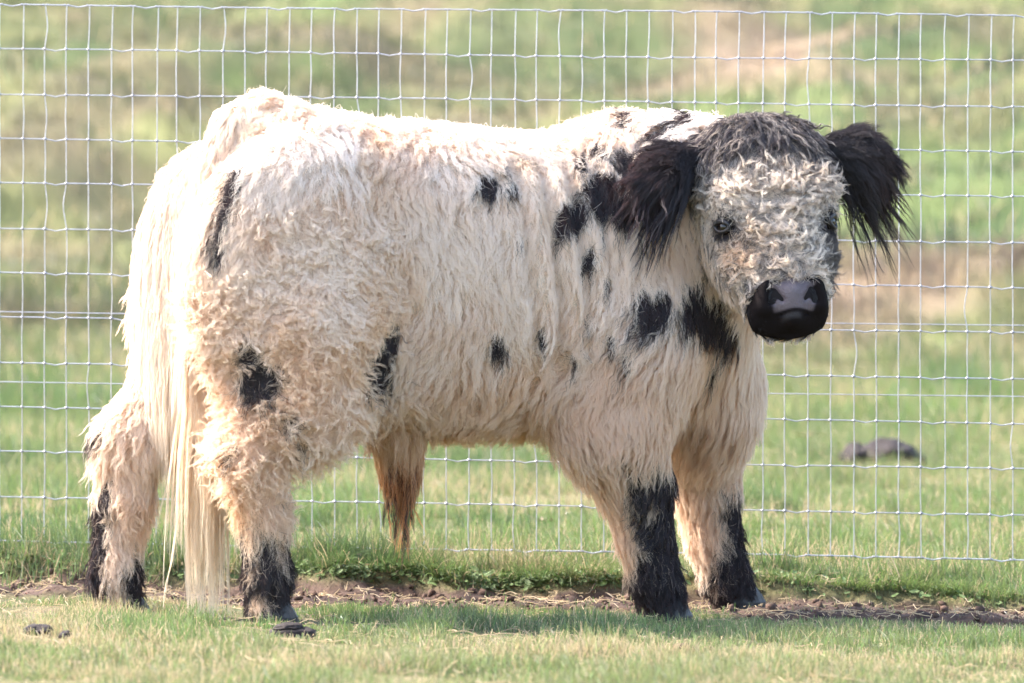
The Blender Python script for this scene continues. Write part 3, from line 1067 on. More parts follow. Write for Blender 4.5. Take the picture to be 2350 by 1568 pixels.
# ---- hooves: two claws each
m_hoof = simple_mat('hoof_horn', (0.026, 0.022, 0.022), rough=0.5, var=0.35, scale=60, bump=0.3)
for nm, L in legs.items():
    f0 = L['w'][-1]
    dirx = unit(np.array([CY, SY, 0]) + (L['w'][-1] - L['w'][-2]) * np.array([1.5, 0, 0]))
    side = np.cross(zup, dirx)
    gz = float(ground_z(np.array([f0[0]]), np.array([f0[1]]))[0])
    hv, hf, k = [], [], 0
    for sg in (-1, 1):
        c = np.array([f0[0], f0[1], 0]) + side * sg * 0.024 + dirx * 0.006
        rows = []
        for zt, fx, bx, wd in ((-0.004, 0.054, -0.038, 0.022), (0.010, 0.052, -0.038, 0.0225), (0.026, 0.042, -0.036, 0.020), (0.042, 0.028, -0.030, 0.017)):
            ring = []
            for t in np.arange(12) / 12 * 2 * math.pi:
                x = math.cos(t); y = math.sin(t)
                x = x * fx if x > 0 else -x * bx
                ring.append(c + dirx * x + side * y * wd * (0.75 if x > 0.03 else 1) + zup * (gz + zt))
            rows.append(ring)
        vv = np.array(rows).reshape(-1, 3)
        i = np.arange(3)[:, None] * 12; j = np.arange(12)[None]
        ff = np.stack([i + j, i + (j + 1) % 12, i + 12 + (j + 1) % 12, i + 12 + j], -1).reshape(-1, 4)
        hv.append(vv); hf += (ff + k).tolist() + [[k + 36 + q for q in range(12)], [k + q for q in range(11, -1, -1)]]
        k += len(vv)
    mesh_object('hoof', np.concatenate(hv), hf, m_hoof, bull, smooth_shade=False)
m_claw = simple_mat('dewclaw_horn', (0.065, 0.048, 0.040), rough=0.75, var=0.3, scale=60)
for nm in ('hind_far', 'hind_near', 'fore_near', 'fore_far'):
    f1 = legs[nm]['w'][-2] * 0.62 + legs[nm]['w'][-1] * 0.38
    for sg in (-1, 1):
        cpt = f1 - np.array([CY, SY, 0]) * 0.036 + np.cross(zup, np.array([CY, SY, 0])) * sg * 0.022
        ball('dewclaw', cpt, [np.array([CY, SY, 0]), np.cross(zup, np.array([CY, SY, 0])), zup], (0.011, 0.008, 0.014), m_claw, bull, 10, 7)
print('parts', round(time.time() - T0, 1))

# ---- hair: locks (guides) that follow the hide, then single hairs gathered around each lock
fq = bv[bf]
q_area = np.linalg.norm(np.cross(fq[:, 2] - fq[:, 0], fq[:, 3] - fq[:, 1]), axis=1) / 2
q_mid = fq.mean(1)
q_nrm = unit(np.cross(fq[:, 2] - fq[:, 0], fq[:, 3] - fq[:, 1]))
q_grp, _ = group_distance(q_mid)
DENS = {'body': 1.0, 'head': 2.3, 'tail': 2.2, 'sheath': 2.2, 'ear_l': 3.4, 'ear_r': 3.4}
q_w = np.array([DENS.get(g, 1.5) for g in q_grp])
hidden = smooth(-0.05, 0.45, q_nrm[:, 1])                       # turned away from where anyone looks
q_w = q_w * (1 - 0.6 * hidden)
q_w[q_mid[:, 2] < 0.035] *= 0.3
qu, qv = plan_of(q_mid)
q_w = q_w * (1 + 1.6 * smooth(980, 860, qu) * smooth(440, 560, qv) * smooth(0.1, -0.1, q_nrm[:, 1]) * (q_grp == 'body'))
NG = 18000 if QUICK else 31000
rng = np.random.default_rng(3)
pick = rng.choice(len(bf), NG, p=q_w * q_area / (q_w * q_area).sum())
a, b2 = rng.random((2, NG, 1))
root = (fq[pick, 0] * (1 - a) + fq[pick, 1] * a) * (1 - b2) + (fq[pick, 3] * (1 - a) + fq[pick, 2] * a) * b2
root = root - fld.grad(root) * fld.sample(root)[:, None]
grp, _ = group_distance(root)
eye_q = np.minimum(np.linalg.norm(root - EYES[0], axis=1), np.linalg.norm(root - EYES[1], axis=1))
hs, hwd, hn = head_coords(root)
keep = (eye_q > 0.025) & ~((grp == 'head') & (hs > 0.356) & (hs < 0.436) & (hn > -0.03) & (np.abs(hwd) < pad_half(hs) + 0.002))
root, grp, pick = root[keep], grp[keep], pick[keep]
NG = len(root)
nrm = fld.grad(root)
u, v = plan_of(root)
xl, yl, zz = local_of(root)
hs, hwd, hn = head_coords(root)
r1, r2, r3, r4 = rng.random((4, NG))
gauss = rng.normal(size=(NG, 3))
down = np.array([0, 0, -1.0])
back = -np.array([CY, SY, 0])

swirl = np.stack([fbm(root, 5.0, 301 + k, 3) - 0.5 for k in range(3)], -1) * 2
swirl2 = np.stack([fbm(root, 18.0, 311 + k, 2) - 0.5 for k in range(3)], -1) * 2
d0 = down + back * 0.35 + swirl * 1.2 + swirl2 * 0.9
Ln = np.full(NG, 0.055)
lift = np.full(NG, 0.45)
curl = np.zeros(NG)
wamp = np.full(NG, 0.85)
wfrq = 1.6 + 1.6 * r1
grav = np.full(NG, 0.35)
spread = np.full(NG, 0.0095)
clump = np.full(NG, 0.60)
stand = np.full(NG, 0.010)
width = np.full(NG, 0.00027)

body = grp == 'body'
sgn = np.where(noise3(root, 34, 341) + 0.12 * (rng.random(NG) - 0.5) < 0.5, -1.0, 1.0)
r3c = np.clip(fbm(root, 30, 343, 2) * 1.5 - 0.25 + 0.3 * (r3 - 0.5), 0, 1)
top = smooth(0.90, 1.02, zz) * body
Ln[body] = (0.060 + 0.020 * r2)[body]
Ln = np.where(body, Ln * (1 - 0.35 * top), Ln)
lift = np.where(body, lift + 0.35 * top, lift)
d0 = d0 + (back * 0.6 + swirl * 0.5 + swirl2 * 0.9) * top[:, None]
# long wavy neck, shoulder and brisket hair
fore = body & (u > 1230)
f_amt = smooth(1220, 1340, u) * body
Ln = np.where(fore, Ln + 0.022 * f_amt * (1 - top), Ln)
foldz = np.exp(-((xl - 0.02) / 0.13) ** 2) * body * smooth(0.5, 0.6, zz)
Ln = Ln * (1 - 0.35 * foldz); stand = stand * (1 - 0.5 * foldz)
wamp = np.where(fore, 0.85, wamp); wfrq = np.where(fore, 2.0 + 1.6 * r1, wfrq)
grav = np.where(fore, 0.55, grav)
# withers crest
crest = body & (u > 1330) & (zz > 0.98)
Ln = np.where(crest, 0.075 + 0.03 * r2, Ln)
# curly hindquarter
thigh = body & (u < 960)
c_amt = smooth(980, 860, u) * smooth(400, 560, v) * np.where(body | (grp == 'hind_near'), 1, 0) * np.where(v < 640, smooth(545, 640, u), 1)
lift = lift - 0.20 * c_amt; stand = stand * (1 - 0.3 * c_amt)
d0 = d0 + swirl2 * 1.7 * c_amt[:, None] + gauss * 0.12 * c_amt[:, None]
curl = curl + sgn * c_amt * (1.0 + 4.4 * r3c)
Ln = np.where(c_amt > 0.3, 0.052 + 0.028 * r2, Ln)
grav = grav * (1 - 0.6 * c_amt)
clump = np.where(c_amt > 0.3, 0.60, clump)
spread = np.where(c_amt > 0.3, 0.0058, spread)
# flank and belly skirts hang
belly = body & (zz < 0.56)
grav = np.where(belly, 0.6, grav); Ln = np.where(belly, Ln + 0.008, Ln)
# rump behind the tail
rump = body & (u < 520)
Ln = np.where(rump, 0.060 + 0.02 * r2, Ln); lift = np.where(rump, 0.5, lift)

spotted = smooth(0.16, 0.08, fur_color(root, grp, np.full(NG, 0.4)).mean(1)) * (body | (grp == 'hind_near'))
curl = curl * (1 - 0.75 * spotted); d0 = d0 * (1 - 0.6 * spotted[:, None]) + down * spotted[:, None]
below = smooth(0.16, 0.08, fur_color(root + nrm * -0.0 + down * 0.030, grp, np.full(NG, 0.4)).mean(1)) * (body | (grp == 'hind_near'))
Ln = Ln * (1 - 0.5 * below * (1 - spotted))
Ln = Ln * (1 - 0.3 * spotted); clump = clump * (1 - 0.4 * spotted)
leg = np.isin(grp, list(legs))
upper = leg & (v < 1110)
d0 = np.where(leg[:, None], down + swirl * 0.7 + swirl2 * 0.8 + gauss * 0.15, d0)
Ln = np.where(leg, 0.050 + 0.018 * r2, Ln)
Ln = np.where(upper, 0.070 + 0.025 * r2, Ln)
lowleg = leg & (v > 1320)
Ln = np.where(lowleg, 0.028 + 0.020 * r2, Ln); lift = np.where(lowleg, 0.3, lift)
lift = np.where(leg, 0.32, lift); grav = np.where(leg, 0.5, grav)
wamp = np.where(leg, 0.9, wamp); clump = np.where(leg, 0.78, clump); curl = np.where(leg & (v > 1150), sgn * 1.5 * r3c, curl)
spread = np.where(leg, 0.010, spread)
hindleg = np.isin(grp, ['hind_near', 'hind_far']) & (v < 1180)
curl = np.where(hindleg, curl + sgn * 1.6 * r3, curl)
skirt = (grp == 'fore_near') & (v < 1080)
Ln = np.where(skirt, 0.070 + 0.03 * r2, Ln); lift = np.where(skirt, 0.45, lift)
fetl = leg & (zz < 0.075)
Ln = np.where(fetl, np.minimum(Ln, 0.9 * zz + 0.004), Ln)

head = grp == 'head'
face = head & (hn > -0.02)
rad_out = unit(HF * 0.55 + np.outer(hwd / 0.12, HW) * 0.8)
d0 = np.where(head[:, None], HF * 0.8 + np.outer(hwd / 0.12, HW) * 0.75 + swirl * 0.6 + swirl2 * 1.3 + gauss * 0.10, d0)
sgn = np.where(head, np.where(noise3(root, 52, 351) < 0.5, -1.0, 1.0), sgn)
r3f = np.clip(fbm(root, 45, 353, 2) * 1.5 - 0.25 + 0.25 * (r3 - 0.5), 0, 1)
Ln = np.where(head, 0.052 + 0.022 * r2, Ln)
curl = np.where(face, sgn * (1.6 + 3.8 * r3f) * smooth(0.03, 0.07, hs), curl)
wamp = np.where(face, 0.4, wamp)
lift = np.where(head, 0.30, lift); stand = np.where(head, 0.007, stand)
grav = np.where(head, 0.15, grav)
spread = np.where(head, 0.0085, spread)
clump = np.where(head, 0.82, clump); width = np.where(head, 0.00032, width)
poll = head & (hs < 0.075)
d0 = np.where(poll[:, None], HF * 1.0 + np.outer(np.tanh(hwd / 0.05), HW) * 0.6 + swirl2 * 0.8 + swirl * 0.4, d0)
Ln = np.where(poll, 0.080 + 0.03 * r2, Ln)
curl = np.where(poll, sgn * 1.6 * r3f, curl); wamp = np.where(poll, 0.7, wamp); wfrq = np.where(poll, 1.6 + r1, wfrq)
grav = np.where(poll, 0.45, grav); lift = np.where(poll, 0.36 - 0.3 * smooth(0.0, -0.04, hs), lift)
cheek = head & ~face & (hs > 0.07)
d0 = np.where(cheek[:, None], down * 0.9 + HF * 0.3 + swirl2 * 0.9, d0); Ln = np.where(cheek, 0.055 + 0.025 * r2, Ln); wamp = np.where(cheek, 0.8, wamp)
near_eye = head & (np.minimum(np.linalg.norm(root - EYES[0], axis=1), np.linalg.norm(root - EYES[1], axis=1)) < 0.05)
for e in EYES:
    m = head & (np.linalg.norm(root - e, axis=1) < 0.055)
    d0 = np.where(m[:, None], unit(root - e) * 1.0 + down * 0.25 + gauss * 0.12, d0)
eq2 = np.minimum(np.linalg.norm(root - EYES[0], axis=1), np.linalg.norm(root - EYES[1], axis=1))
Ln = np.where(near_eye, 0.012 + 0.010 * r2 + 0.025 * smooth(0.032, 0.055, eq2), Ln); Ln = np.where(head, Ln * (0.45 + 0.55 * smooth(0.05, 0.105, eq2)), Ln); curl = np.where(near_eye, curl * smooth(0.036, 0.055, eq2), curl); lift = np.where(near_eye, 0.22, lift)
muz = head & (hs - 0.022 * (hwd / 0.08) ** 2 - 0.30 * np.clip(-hn - 0.02, 0, 0.1) > 0.350)
Ln = np.where(muz, 0.0050 + 0.0055 * r2 ** 2, Ln); wamp = np.where(muz, 0, wamp); spread = np.where(muz, 0.0045, spread); width = np.where(muz, 0.00034, width); clump = np.where(muz, 0.0, clump); curl = np.where(muz, 0, curl); lift = np.where(muz, 0.2, lift); stand = np.where(muz, 0.001, stand)
bridge = head & (hs > 0.31) & ~muz
Ln = np.where(bridge, 0.030 + 0.012 * r2, Ln)

chin = head & (hn < -0.056) & (hs > 0.33)
Ln = np.where(chin, 0.026 + 0.016 * r2, Ln); d0 = np.where(chin[:, None], down + swirl2 * 0.5, d0)
for nm, E, sg in (('ear_l', EAR_L, -1), ('ear_r', EAR_R, 1)):
    m = grp == nm
    axv = unit(E[2] - E[0])
    tt = np.clip(((root - E[0]) @ axv) / np.linalg.norm(E[2] - E[0]), 0, 1)
    low = smooth(0.3, -0.6, nrm[:, 2])
    rad_e = nrm - axv * (nrm @ axv)[:, None]
    dd = axv * (0.75 + 0.3 * tt[:, None]) + rad_e * 0.35 + down * (0.15 + 0.9 * low[:, None]) + gauss * 0.22 + swirl2 * 0.5
    d0 = np.where(m[:, None], dd, d0)
    Ln = np.where(m, 0.042 + 0.026 * r2 + 0.270 * low * (1 - 0.72 * tt) * (0.08 + 0.95 * r3 ** 1.8), Ln)
    grav = np.where(m, 0.15 + 0.75 * low, grav); lift = np.where(m, 0.75 - 0.35 * low, lift); wamp = np.where(m, 0.35, wamp)
    curl = np.where(m, 0, curl); spread = np.where(m, 0.010, spread); clump = np.where(m, 0.45 + 0.48 * low, clump)
    stand = np.where(m, 0.006, stand)

tl = grp == 'tail'
t_prog = smooth(500, 940, v)
d0 = np.where(tl[:, None], down + swirl2 * 0.15 + gauss * 0.06, d0)
Ln = np.where(tl, 0.045 + 0.07 * smooth(330, 520, v) * (0.6 + r2) + t_prog * (0.12 + 0.24 * r3), Ln)
grav = np.where(tl, 1.7, grav); lift = np.where(tl, 0.22 + 0.10 * smooth(380, 560, v), lift); wamp = np.where(tl, 0.40, wamp); wfrq = np.where(tl, 3.0 + 1.5 * r1, wfrq)
clump = np.where(tl, 0.75, clump); spread = np.where(tl, 0.012, spread); curl = np.where(tl, 0, curl)

sh = grp == 'sheath'
d0 = np.where(sh[:, None], down + gauss * 0.05, d0)
sp = smooth(1040, 1090, v)
Ln = np.where(sh, 0.035 + 0.03 * r2 + 0.15 * sp * r3 ** 2.2, Ln)
grav = np.where(sh, 0.9, grav); curl = np.where(sh, 0, curl); wamp = np.where(sh, 0.35, wamp); clump = np.where(sh, 0.9, clump)

# comb each lock along the hide
KS = 12
d0 = unit(d0 - nrm * np.sum(d0 * nrm, 1, keepdims=True) + gauss * 1e-3)
phase = rng.random(NG) * 1.2 + 14 * noise3(root * np.array([1, 1, 0.35]), 11, 345)
wfrq = np.where(np.isin(grp, ['body']), 2.2 + 0.9 * r1, wfrq)
axis = unit(nrm + gauss * np.where(np.abs(curl) > 0.5, 0.45, 0.15)[:, None])
G = np.zeros((KS + 1, NG, 3))
p = root.copy()
G[0] = p
for k in range(1, KS + 1):
    t = (k - 0.5) / KS
    ang = curl * t ** 1.1 + wamp * np.sin(2 * math.pi * wfrq * t + phase) * min(1, t * 3)
    ca, sa = np.cos(ang)[:, None], np.sin(ang)[:, None]
    d = d0 * ca + np.cross(axis, d0) * sa + axis * np.sum(axis * d0, 1, keepdims=True) * (1 - ca)
    d = d + nrm * (lift * (1 - t) ** 1.2)[:, None] + down * (grav * t * 1.6)[:, None]
    p = p + unit(d) * (Ln / KS)[:, None]
    sd = fld.sample(p)
    hmin = stand * (0.35 + 0.65 * math.sin(math.pi * min(t * 1.15, 1)) + 0.0) * (0.5 + r4)
    push = np.clip(hmin - sd, 0, 0.02)
    p = p + fld.grad(p) * push[:, None]
    G[k] = p
G = G.transpose(1, 0, 2)

# single hairs
CH = {'body': 14, 'head': 16, 'tail': 22, 'sheath': 14, 'ear_l': 14, 'ear_r': 14}
cnt = np.array([CH.get(g, 14) for g in grp])
cnt = np.where(c_amt > 0.3, 10, cnt)
gi = np.repeat(np.arange(NG), cnt)
NS = len(gi)
tan1 = unit(np.cross(nrm, gauss + 0.01))
tan2 = np.cross(nrm, tan1)
rr = np.sqrt(rng.random(NS)) * 1.25
aa = rng.random(NS) * 6.283
off = (tan1[gi] * np.cos(aa)[:, None] + tan2[gi] * np.sin(aa)[:, None]) * (rr * spread[gi])[:, None]
hr = root[gi] + off
for _ in range(2):
    hr = hr - fld.grad(hr) * np.clip(fld.sample(hr), -0.02, 0.02)[:, None]
off = hr - root[gi]
KP = 9
tt = np.linspace(0, 1, KP)
ln = np.clip(rng.normal(0.82, 0.2, NS), 0.35, 1.0)
cl = np.clip(clump[gi] * rng.normal(1, 0.10, NS), 0.2, 0.97)
fly = rng.random(NS) < 0.06 + 0.12 * top[gi]
cl = np.where(fly, cl * 0.35, cl)
pts = np.zeros((NS, KP, 3), np.float32)
fr_a = np.where(fly, 0.013 + 0.012 * top[gi], 0.0055) * rng.random(NS) * np.clip(Ln[gi] / 0.05, 0.1, 1)
fr_d = unit(rng.normal(size=(NS, 3)))
fr_f, fr_p = 0.8 + 3.4 * rng.random(NS), rng.random(NS) * 6.283
for k in range(KP):
    t = tt[k] * np.minimum(ln, 1.0)
    q = t * KS
    i = np.minimum(q.astype(int), KS - 1)
    f = (q - i)[:, None]
    g = G[gi, i] * (1 - f) + G[gi, i + 1] * f
    tight = 1 - cl * smooth(0.0, 0.85, np.full(NS, tt[k]))
    o = off * tight[:, None]
    z2 = fr_d * (fr_a * tt[k] * np.sin(2 * math.pi * fr_f * tt[k] + fr_p))[:, None]
    pts[:, k] = g + o + z2
drip = []
for k, (ox, ln_, ph, wv) in enumerate(((-0.012, 0.165, 0.3, 0.006), (-0.006, 0.135, 1.5, 0.004), (0.004, 0.190, 2.2, 0.007), (0.010, 0.175, 4.0, 0.006), (0.014, 0.120, 5.2, 0.004), (-0.022, 0.110, 3.3, 0.005))):
    for h in range(26):
        st = SHEATH[1] + np.array([ox, 0, 0.0]) + rng.normal(0, 0.008, 3) * np.array([1, 1, 1.2])
        t = np.linspace(0, 1, KP)
        L_ = ln_ * (0.75 + 0.3 * rng.random())
        tip = SHEATH[2] + np.array([ox * 1.6, 0, -L_])
        q = st[None] * (1 - t)[:, None] + tip[None] * t[:, None]
        q[:, 0] += wv * np.sin(t * 9 + ph) * t + rng.normal(0, 0.0008) * t
        q[:, 1] += wv * np.cos(t * 7 + ph) * t + rng.normal(0, 0.0008) * t
        drip.append(q)
drip = np.array(drip, np.float32)
prof = np.array([1.0, 1.0, 1.0, 0.96, 0.92, 0.85, 0.75, 0.6, 0.28])
rad = (width[gi] * (0.8 + 0.4 * rng.random(NS)))[:, None] * prof[None]
far_h = hidden[pick][gi]
rad = rad * (1 + 0.8 * far_h)[:, None]
lock_r = rng.random(NG)
rnd = np.clip(0.55 * rng.random(NS) + 0.45 * lock_r[gi], 0, 1)
hc = fur_color(hr, grp[gi], rnd)
hl = (head & (hs < 0.335))[gi] & (lock_r[gi] > 0.82)
hc = np.where(hl[:, None], hc * 0.35 + GREY * 0.30, hc)
# woolly undercoat, short and unparted
NU = 60000 if QUICK else 110000
uw = q_w * q_area * np.isin(q_grp, ['body', 'head'] + list(legs)) * (1 - 0.7 * hidden)
up = rng.choice(len(bf), NU, p=uw / uw.sum())
a, b2 = rng.random((2, NU, 1))
ur = (fq[up, 0] * (1 - a) + fq[up, 1] * a) * (1 - b2) + (fq[up, 3] * (1 - a) + fq[up, 2] * a) * b2
un = fld.grad(ur)
ug, _ = group_distance(ur)
us, uwd, unn = head_coords(ur)
ue = np.minimum(np.linalg.norm(ur - EYES[0], axis=1), np.linalg.norm(ur - EYES[1], axis=1))
ok = ~((ug == 'head') & ((us > 0.348) | (ue < 0.035))) & (ur[:, 2] > 0.05)
ur, un, ug = ur[ok], un[ok], ug[ok]
NU = len(ur)
ud = rng.normal(size=(NU, 3)) * 0.7 + down * 0.9
ud = unit(ud - un * np.sum(ud * un, 1, keepdims=True))
uL = 0.022 + 0.016 * rng.random(NU)
ux = np.cross(un, ud)
us2 = rng.normal(0, 1.4, NU)
upts = np.zeros((NU, 5, 3), np.float32)
q = ur.copy()
for k in range(5):
    upts[:, k] = q
    t = k / 4
    an = us2 * t
    q = q + unit(ud * np.cos(an)[:, None] + ux * np.sin(an)[:, None] + un * 0.55 * (1 - t)) * (uL / 4)[:, None]
urad = 0.00030 * np.array([1, 1, .9, .7, .35])[None] * np.ones((NU, 1))
ucol = fur_color(ur, ug, rng.random(NU)) * np.array([0.97, 0.94, 0.90])
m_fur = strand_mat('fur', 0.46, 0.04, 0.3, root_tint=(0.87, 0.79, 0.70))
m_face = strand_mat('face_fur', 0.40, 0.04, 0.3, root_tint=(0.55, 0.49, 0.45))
names = {'coat': np.isin(grp, ['body', 'sheath'] + list(legs)), 'face_hair': grp == 'head', 'ear_hair': np.isin(grp, ['ear_l', 'ear_r']), 'tail_hair': grp == 'tail'}
for nm, msk in names.items():
    m = msk[gi]
    if nm == 'coat':
        dc = np.where(np.arange(len(drip))[:, None] % 5 == 0, RUST * 0.5, BLACK * 1.6)
        sd_ = strands_object('sheath_hair', drip, 0.00033 * np.tile(prof, (len(drip), 1)), dc, m_fur, bull)
        sd_['kind'] = 'stuff'
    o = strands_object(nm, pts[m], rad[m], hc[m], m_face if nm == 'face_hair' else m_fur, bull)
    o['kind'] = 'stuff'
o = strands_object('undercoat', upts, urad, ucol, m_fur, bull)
o['kind'] = 'stuff'
print('hair', NS, round(time.time() - T0, 1))
# ------------------------------------------------------------------ grass
def blades(n, y0, y1, len0, len1, rad, seed, ypow=1.0, margin=0.25, droop=0.6, straw=0.13, pts=4, lip=False):
    g = np.random.default_rng(seed)
    y = y0 + (y1 - y0) * g.random(n) ** ypow
    half = 0.092 * (CAM_D + y) + margin
    x = (g.random(n) * 2 - 1) * half
    if lip:
        y = lip_y(x) + 0.02 + 0.10 * g.random(n) ** 1.6
    p2 = np.stack([x, y], -1)
    tuft = fbm(p2, 6.0, seed + 1, 3)
    so = soil_mask(x, y)
    keep = g.random(n) < (1 - 0.96 * so) * (0.12 + 1.0 * smooth(0.32, 0.55, tuft))
    x, y, tuft, p2 = x[keep], y[keep], tuft[keep], p2[keep]
    n = len(x)
    z = ground_z(x, y)
    base = np.stack([x, y, z - 0.002], -1)
    lush = smooth(0.56, 0.72, fbm(p2, 1.6, 83))
    L = (len0 + (len1 - len0) * g.random(n) ** 1.8) * (0.35 + 1.3 * smooth(0.3, 0.75, tuft)) * (1 + 0.6 * lush)
    L = L * (1 - 0.55 * smooth(-0.75, -0.1, y - near_edge_y(x)) * (y < lip_y(x)))
    az = g.random(n) * 6.283
    lean = np.abs(g.normal(0, 0.45, n)) + 0.08
    hdir = np.stack([np.cos(az), np.sin(az), 0 * az], -1)
    if lip:
        hdir = unit(hdir * 0.6 + np.array([0.1, -1, 0]))
        lean = lean + 0.5
    P = np.zeros((n, pts, 3), np.float32)
    q = base.copy()
    for k in range(pts):
        P[:, k] = q
        t = (k + 0.5) / (pts - 1)
        a = lean * (0.45 + droop * 1.6 * t)
        q = q + (hdir * np.sin(a)[:, None] + np.array([0, 0, 1]) * np.cos(a)[:, None]) * (L / (pts - 1))[:, None]
    R = rad * (0.7 + 0.6 * g.random(n))[:, None] * np.linspace(1, 0.22, pts)[None] ** 0.7
    c = pasture_color(x, y)
    rr = g.random(n)
    dry = straw * (0.5 + smooth(0.45, 0.65, fbm(p2, 2.2, 84)) * 1.4) * (1 - 0.7 * lush)
    c = np.where((rr < dry)[:, None], STRAW * (0.75 + 0.6 * g.random(n))[:, None], c * (0.55 + 0.9 * g.random(n))[:, None])
    c = np.where((rr > 0.9)[:, None], c * np.array([0.8, 1.12, 0.8]), c)
    return P, R, np.clip(c, 0.01, 0.8)


def tall_tufts(seed):
    """ranker grass left ungrazed along the foot of the fence and in a few clumps"""
    g = np.random.default_rng(seed)
    spots = [(-1.08, 0.98, 0.13, 260), (-0.93, 1.02, 0.10, 200), (-1.25, 1.05, 0.12, 220), (-0.76, 0.93, 0.10, 170), (-0.60, 0.90, 0.10, 130), (-0.45, 0.92, 0.10, 90), (-1.0, 0.86, 0.2, 260),
             (0.63, 3.3, 0.10, 260), (0.70, 3.2, 0.09, 200), (0.54, 3.5, 0.1, 160), (1.5, 8.5, 0.35, 260), (0.9, 5.0, 0.12, 140), (-1.15, 3.0, 0.2, 200), (0.2, 1.1, 0.3, 90), (0.8, 0.85, 0.35, 120), (1.3, 2.4, 0.2, 150)]
    n = sum(q[3] for q in spots)
    cx = np.concatenate([g.normal(q[0], q[2] * 0.6, q[3]) for q in spots])
    cy = np.concatenate([g.normal(q[1], q[2] * 0.45, q[3]) for q in spots])
    L = 0.035 + 0.065 * g.random(n)
    az, lean = g.random(n) * 6.283, np.abs(g.normal(0, 0.3, n)) + 0.05
    hd = np.stack([np.cos(az), np.sin(az), 0 * az], -1)
    q = np.stack([cx, cy, ground_z(cx, cy) - 0.002], -1)
    P = np.zeros((n, 4, 3), np.float32)
    for k in range(4):
        P[:, k] = q
        a = lean * (0.4 + 1.3 * (k + 0.5) / 3)
        q = q + (hd * np.sin(a)[:, None] + np.array([0, 0, 1]) * np.cos(a)[:, None]) * (L / 3)[:, None]
    R = 0.0013 * (0.7 + 0.6 * g.random(n))[:, None] * np.linspace(1, 0.2, 4)[None] ** 0.7
    c = mixc(np.tile(LUSH * 1.1, (n, 1)), GREEN * 1.1, g.random(n)) * (0.7 + 0.5 * g.random(n))[:, None]
    c = np.where((g.random(n) < 0.08)[:, None], STRAW, c)
    return P, R, c


m_grass = strand_mat('grass_blade', 0.36, 0.06, 0.35)
qs = 0.5 if QUICK else 1.0
sets = [
    ('grass', blades(int(240000 * qs), -2.8, 0.95, 0.007, 0.031, 0.00095, 401, straw=0.15, margin=0.5)),
    ('grass', blades(int(290000 * qs), 0.75, 8.5, 0.013, 0.052, 0.00115, 402, ypow=1.35, straw=0.16, margin=0.8)),
    ('grass', blades(int(150000 * qs), 8.0, 17, 0.04, 0.10, 0.0022, 403, margin=2.6)),
    ('grass', blades(int(170000 * qs), 16, 75, 0.04, 0.12, 0.0060, 404, margin=6.0, straw=0.15)),
    ('grass', tall_tufts(406)),
    ('grass', blades(int(9000 * qs), 0, 1, 0.010, 0.045, 0.0009, 405, lip=True)),
]
allp = [b for _, b in sets if b[0].shape[1] == 4]
go = strands_object('grass', np.concatenate([b[0] for b in allp]), np.concatenate([b[1] for b in allp]), np.concatenate([b[2] for b in allp]), m_grass)
tag(go, 'short yellow green pasture grass covering the paddock and hillside', 'grass', kind='stuff')
print('grass', round(time.time() - T0, 1))
# ------------------------------------------------------------------ soil crumbs, straw, low leaves
drng = np.random.default_rng(77)


def ico():
    t = (1 + 5 ** 0.5) / 2
    v = unit(np.array([(-1, t, 0), (1, t, 0), (-1, -t, 0), (1, -t, 0), (0, -1, t), (0, 1, t), (0, -1, -t), (0, 1, -t), (t, 0, -1), (t, 0, 1), (-t, 0, -1), (-t, 0, 1)], float))
    f = np.array([(0, 11, 5), (0, 5, 1), (0, 1, 7), (0, 7, 10), (0, 10, 11), (1, 5, 9), (5, 11, 4), (11, 10, 2), (10, 7, 6), (7, 1, 8), (3, 9, 4), (3, 4, 2), (3, 2, 6), (3, 6, 8), (3, 8, 9), (4, 9, 5), (2, 4, 11), (6, 2, 10), (8, 6, 7), (9, 8, 1)])
    return v, f


def ico2(n=2):
    v, f = ico()
    for _ in range(n):
        mid, nf = {}, []
        v = v.tolist()
        def m(a, b):
            k = (min(a, b), max(a, b))
            if k not in mid:
                mid[k] = len(v)
                q = (np.array(v[a]) + np.array(v[b])) / 2
                v.append((q / np.linalg.norm(q)).tolist())
            return mid[k]
        for a, b, c in f:
            x, y, z = m(a, b), m(b, c), m(c, a)
            nf += [(a, x, z), (b, y, x), (c, z, y), (x, y, z)]
        v, f = np.array(v), np.array(nf)
    return v, f


m_soil = simple_mat('soil_crumb', (0.085, 0.056, 0.044), rough=0.95, var=0.35, scale=30, bump=0.5, spec=0.1)
m_dung = simple_mat('dung', (0.026, 0.020, 0.019), rough=0.8, var=0.4, scale=45, bump=0.8, spec=0.2)
iv, if_ = ico()
cv, cf_, nb = [], [], 0
xs = drng.uniform(-1.5, 1.5, 14000)
ys = drng.uniform(-0.35, 1.1, 14000)
ok = soil_mask(xs, ys) > 0.35
xs, ys = xs[ok][:1900], ys[ok][:1900]
zs = ground_z(xs, ys)
for x, y, z in zip(xs, ys, zs):
    r = 0.0016 + 0.0085 * drng.random() ** 5
    q = iv * (r * (0.7 + 0.6 * drng.random(3))) * (1 + 0.32 * drng.normal(size=(12, 1))) + (x, y, z + r * 0.3)
    cv.append(q); cf_.append(if_ + nb); nb += 12
o = mesh_object('soil_crumbs', np.concatenate(cv), np.concatenate(cf_), m_soil, smooth_shade=False)
tag(o, 'loose brown soil crumbs strewn along the worn track', 'soil', kind='stuff')

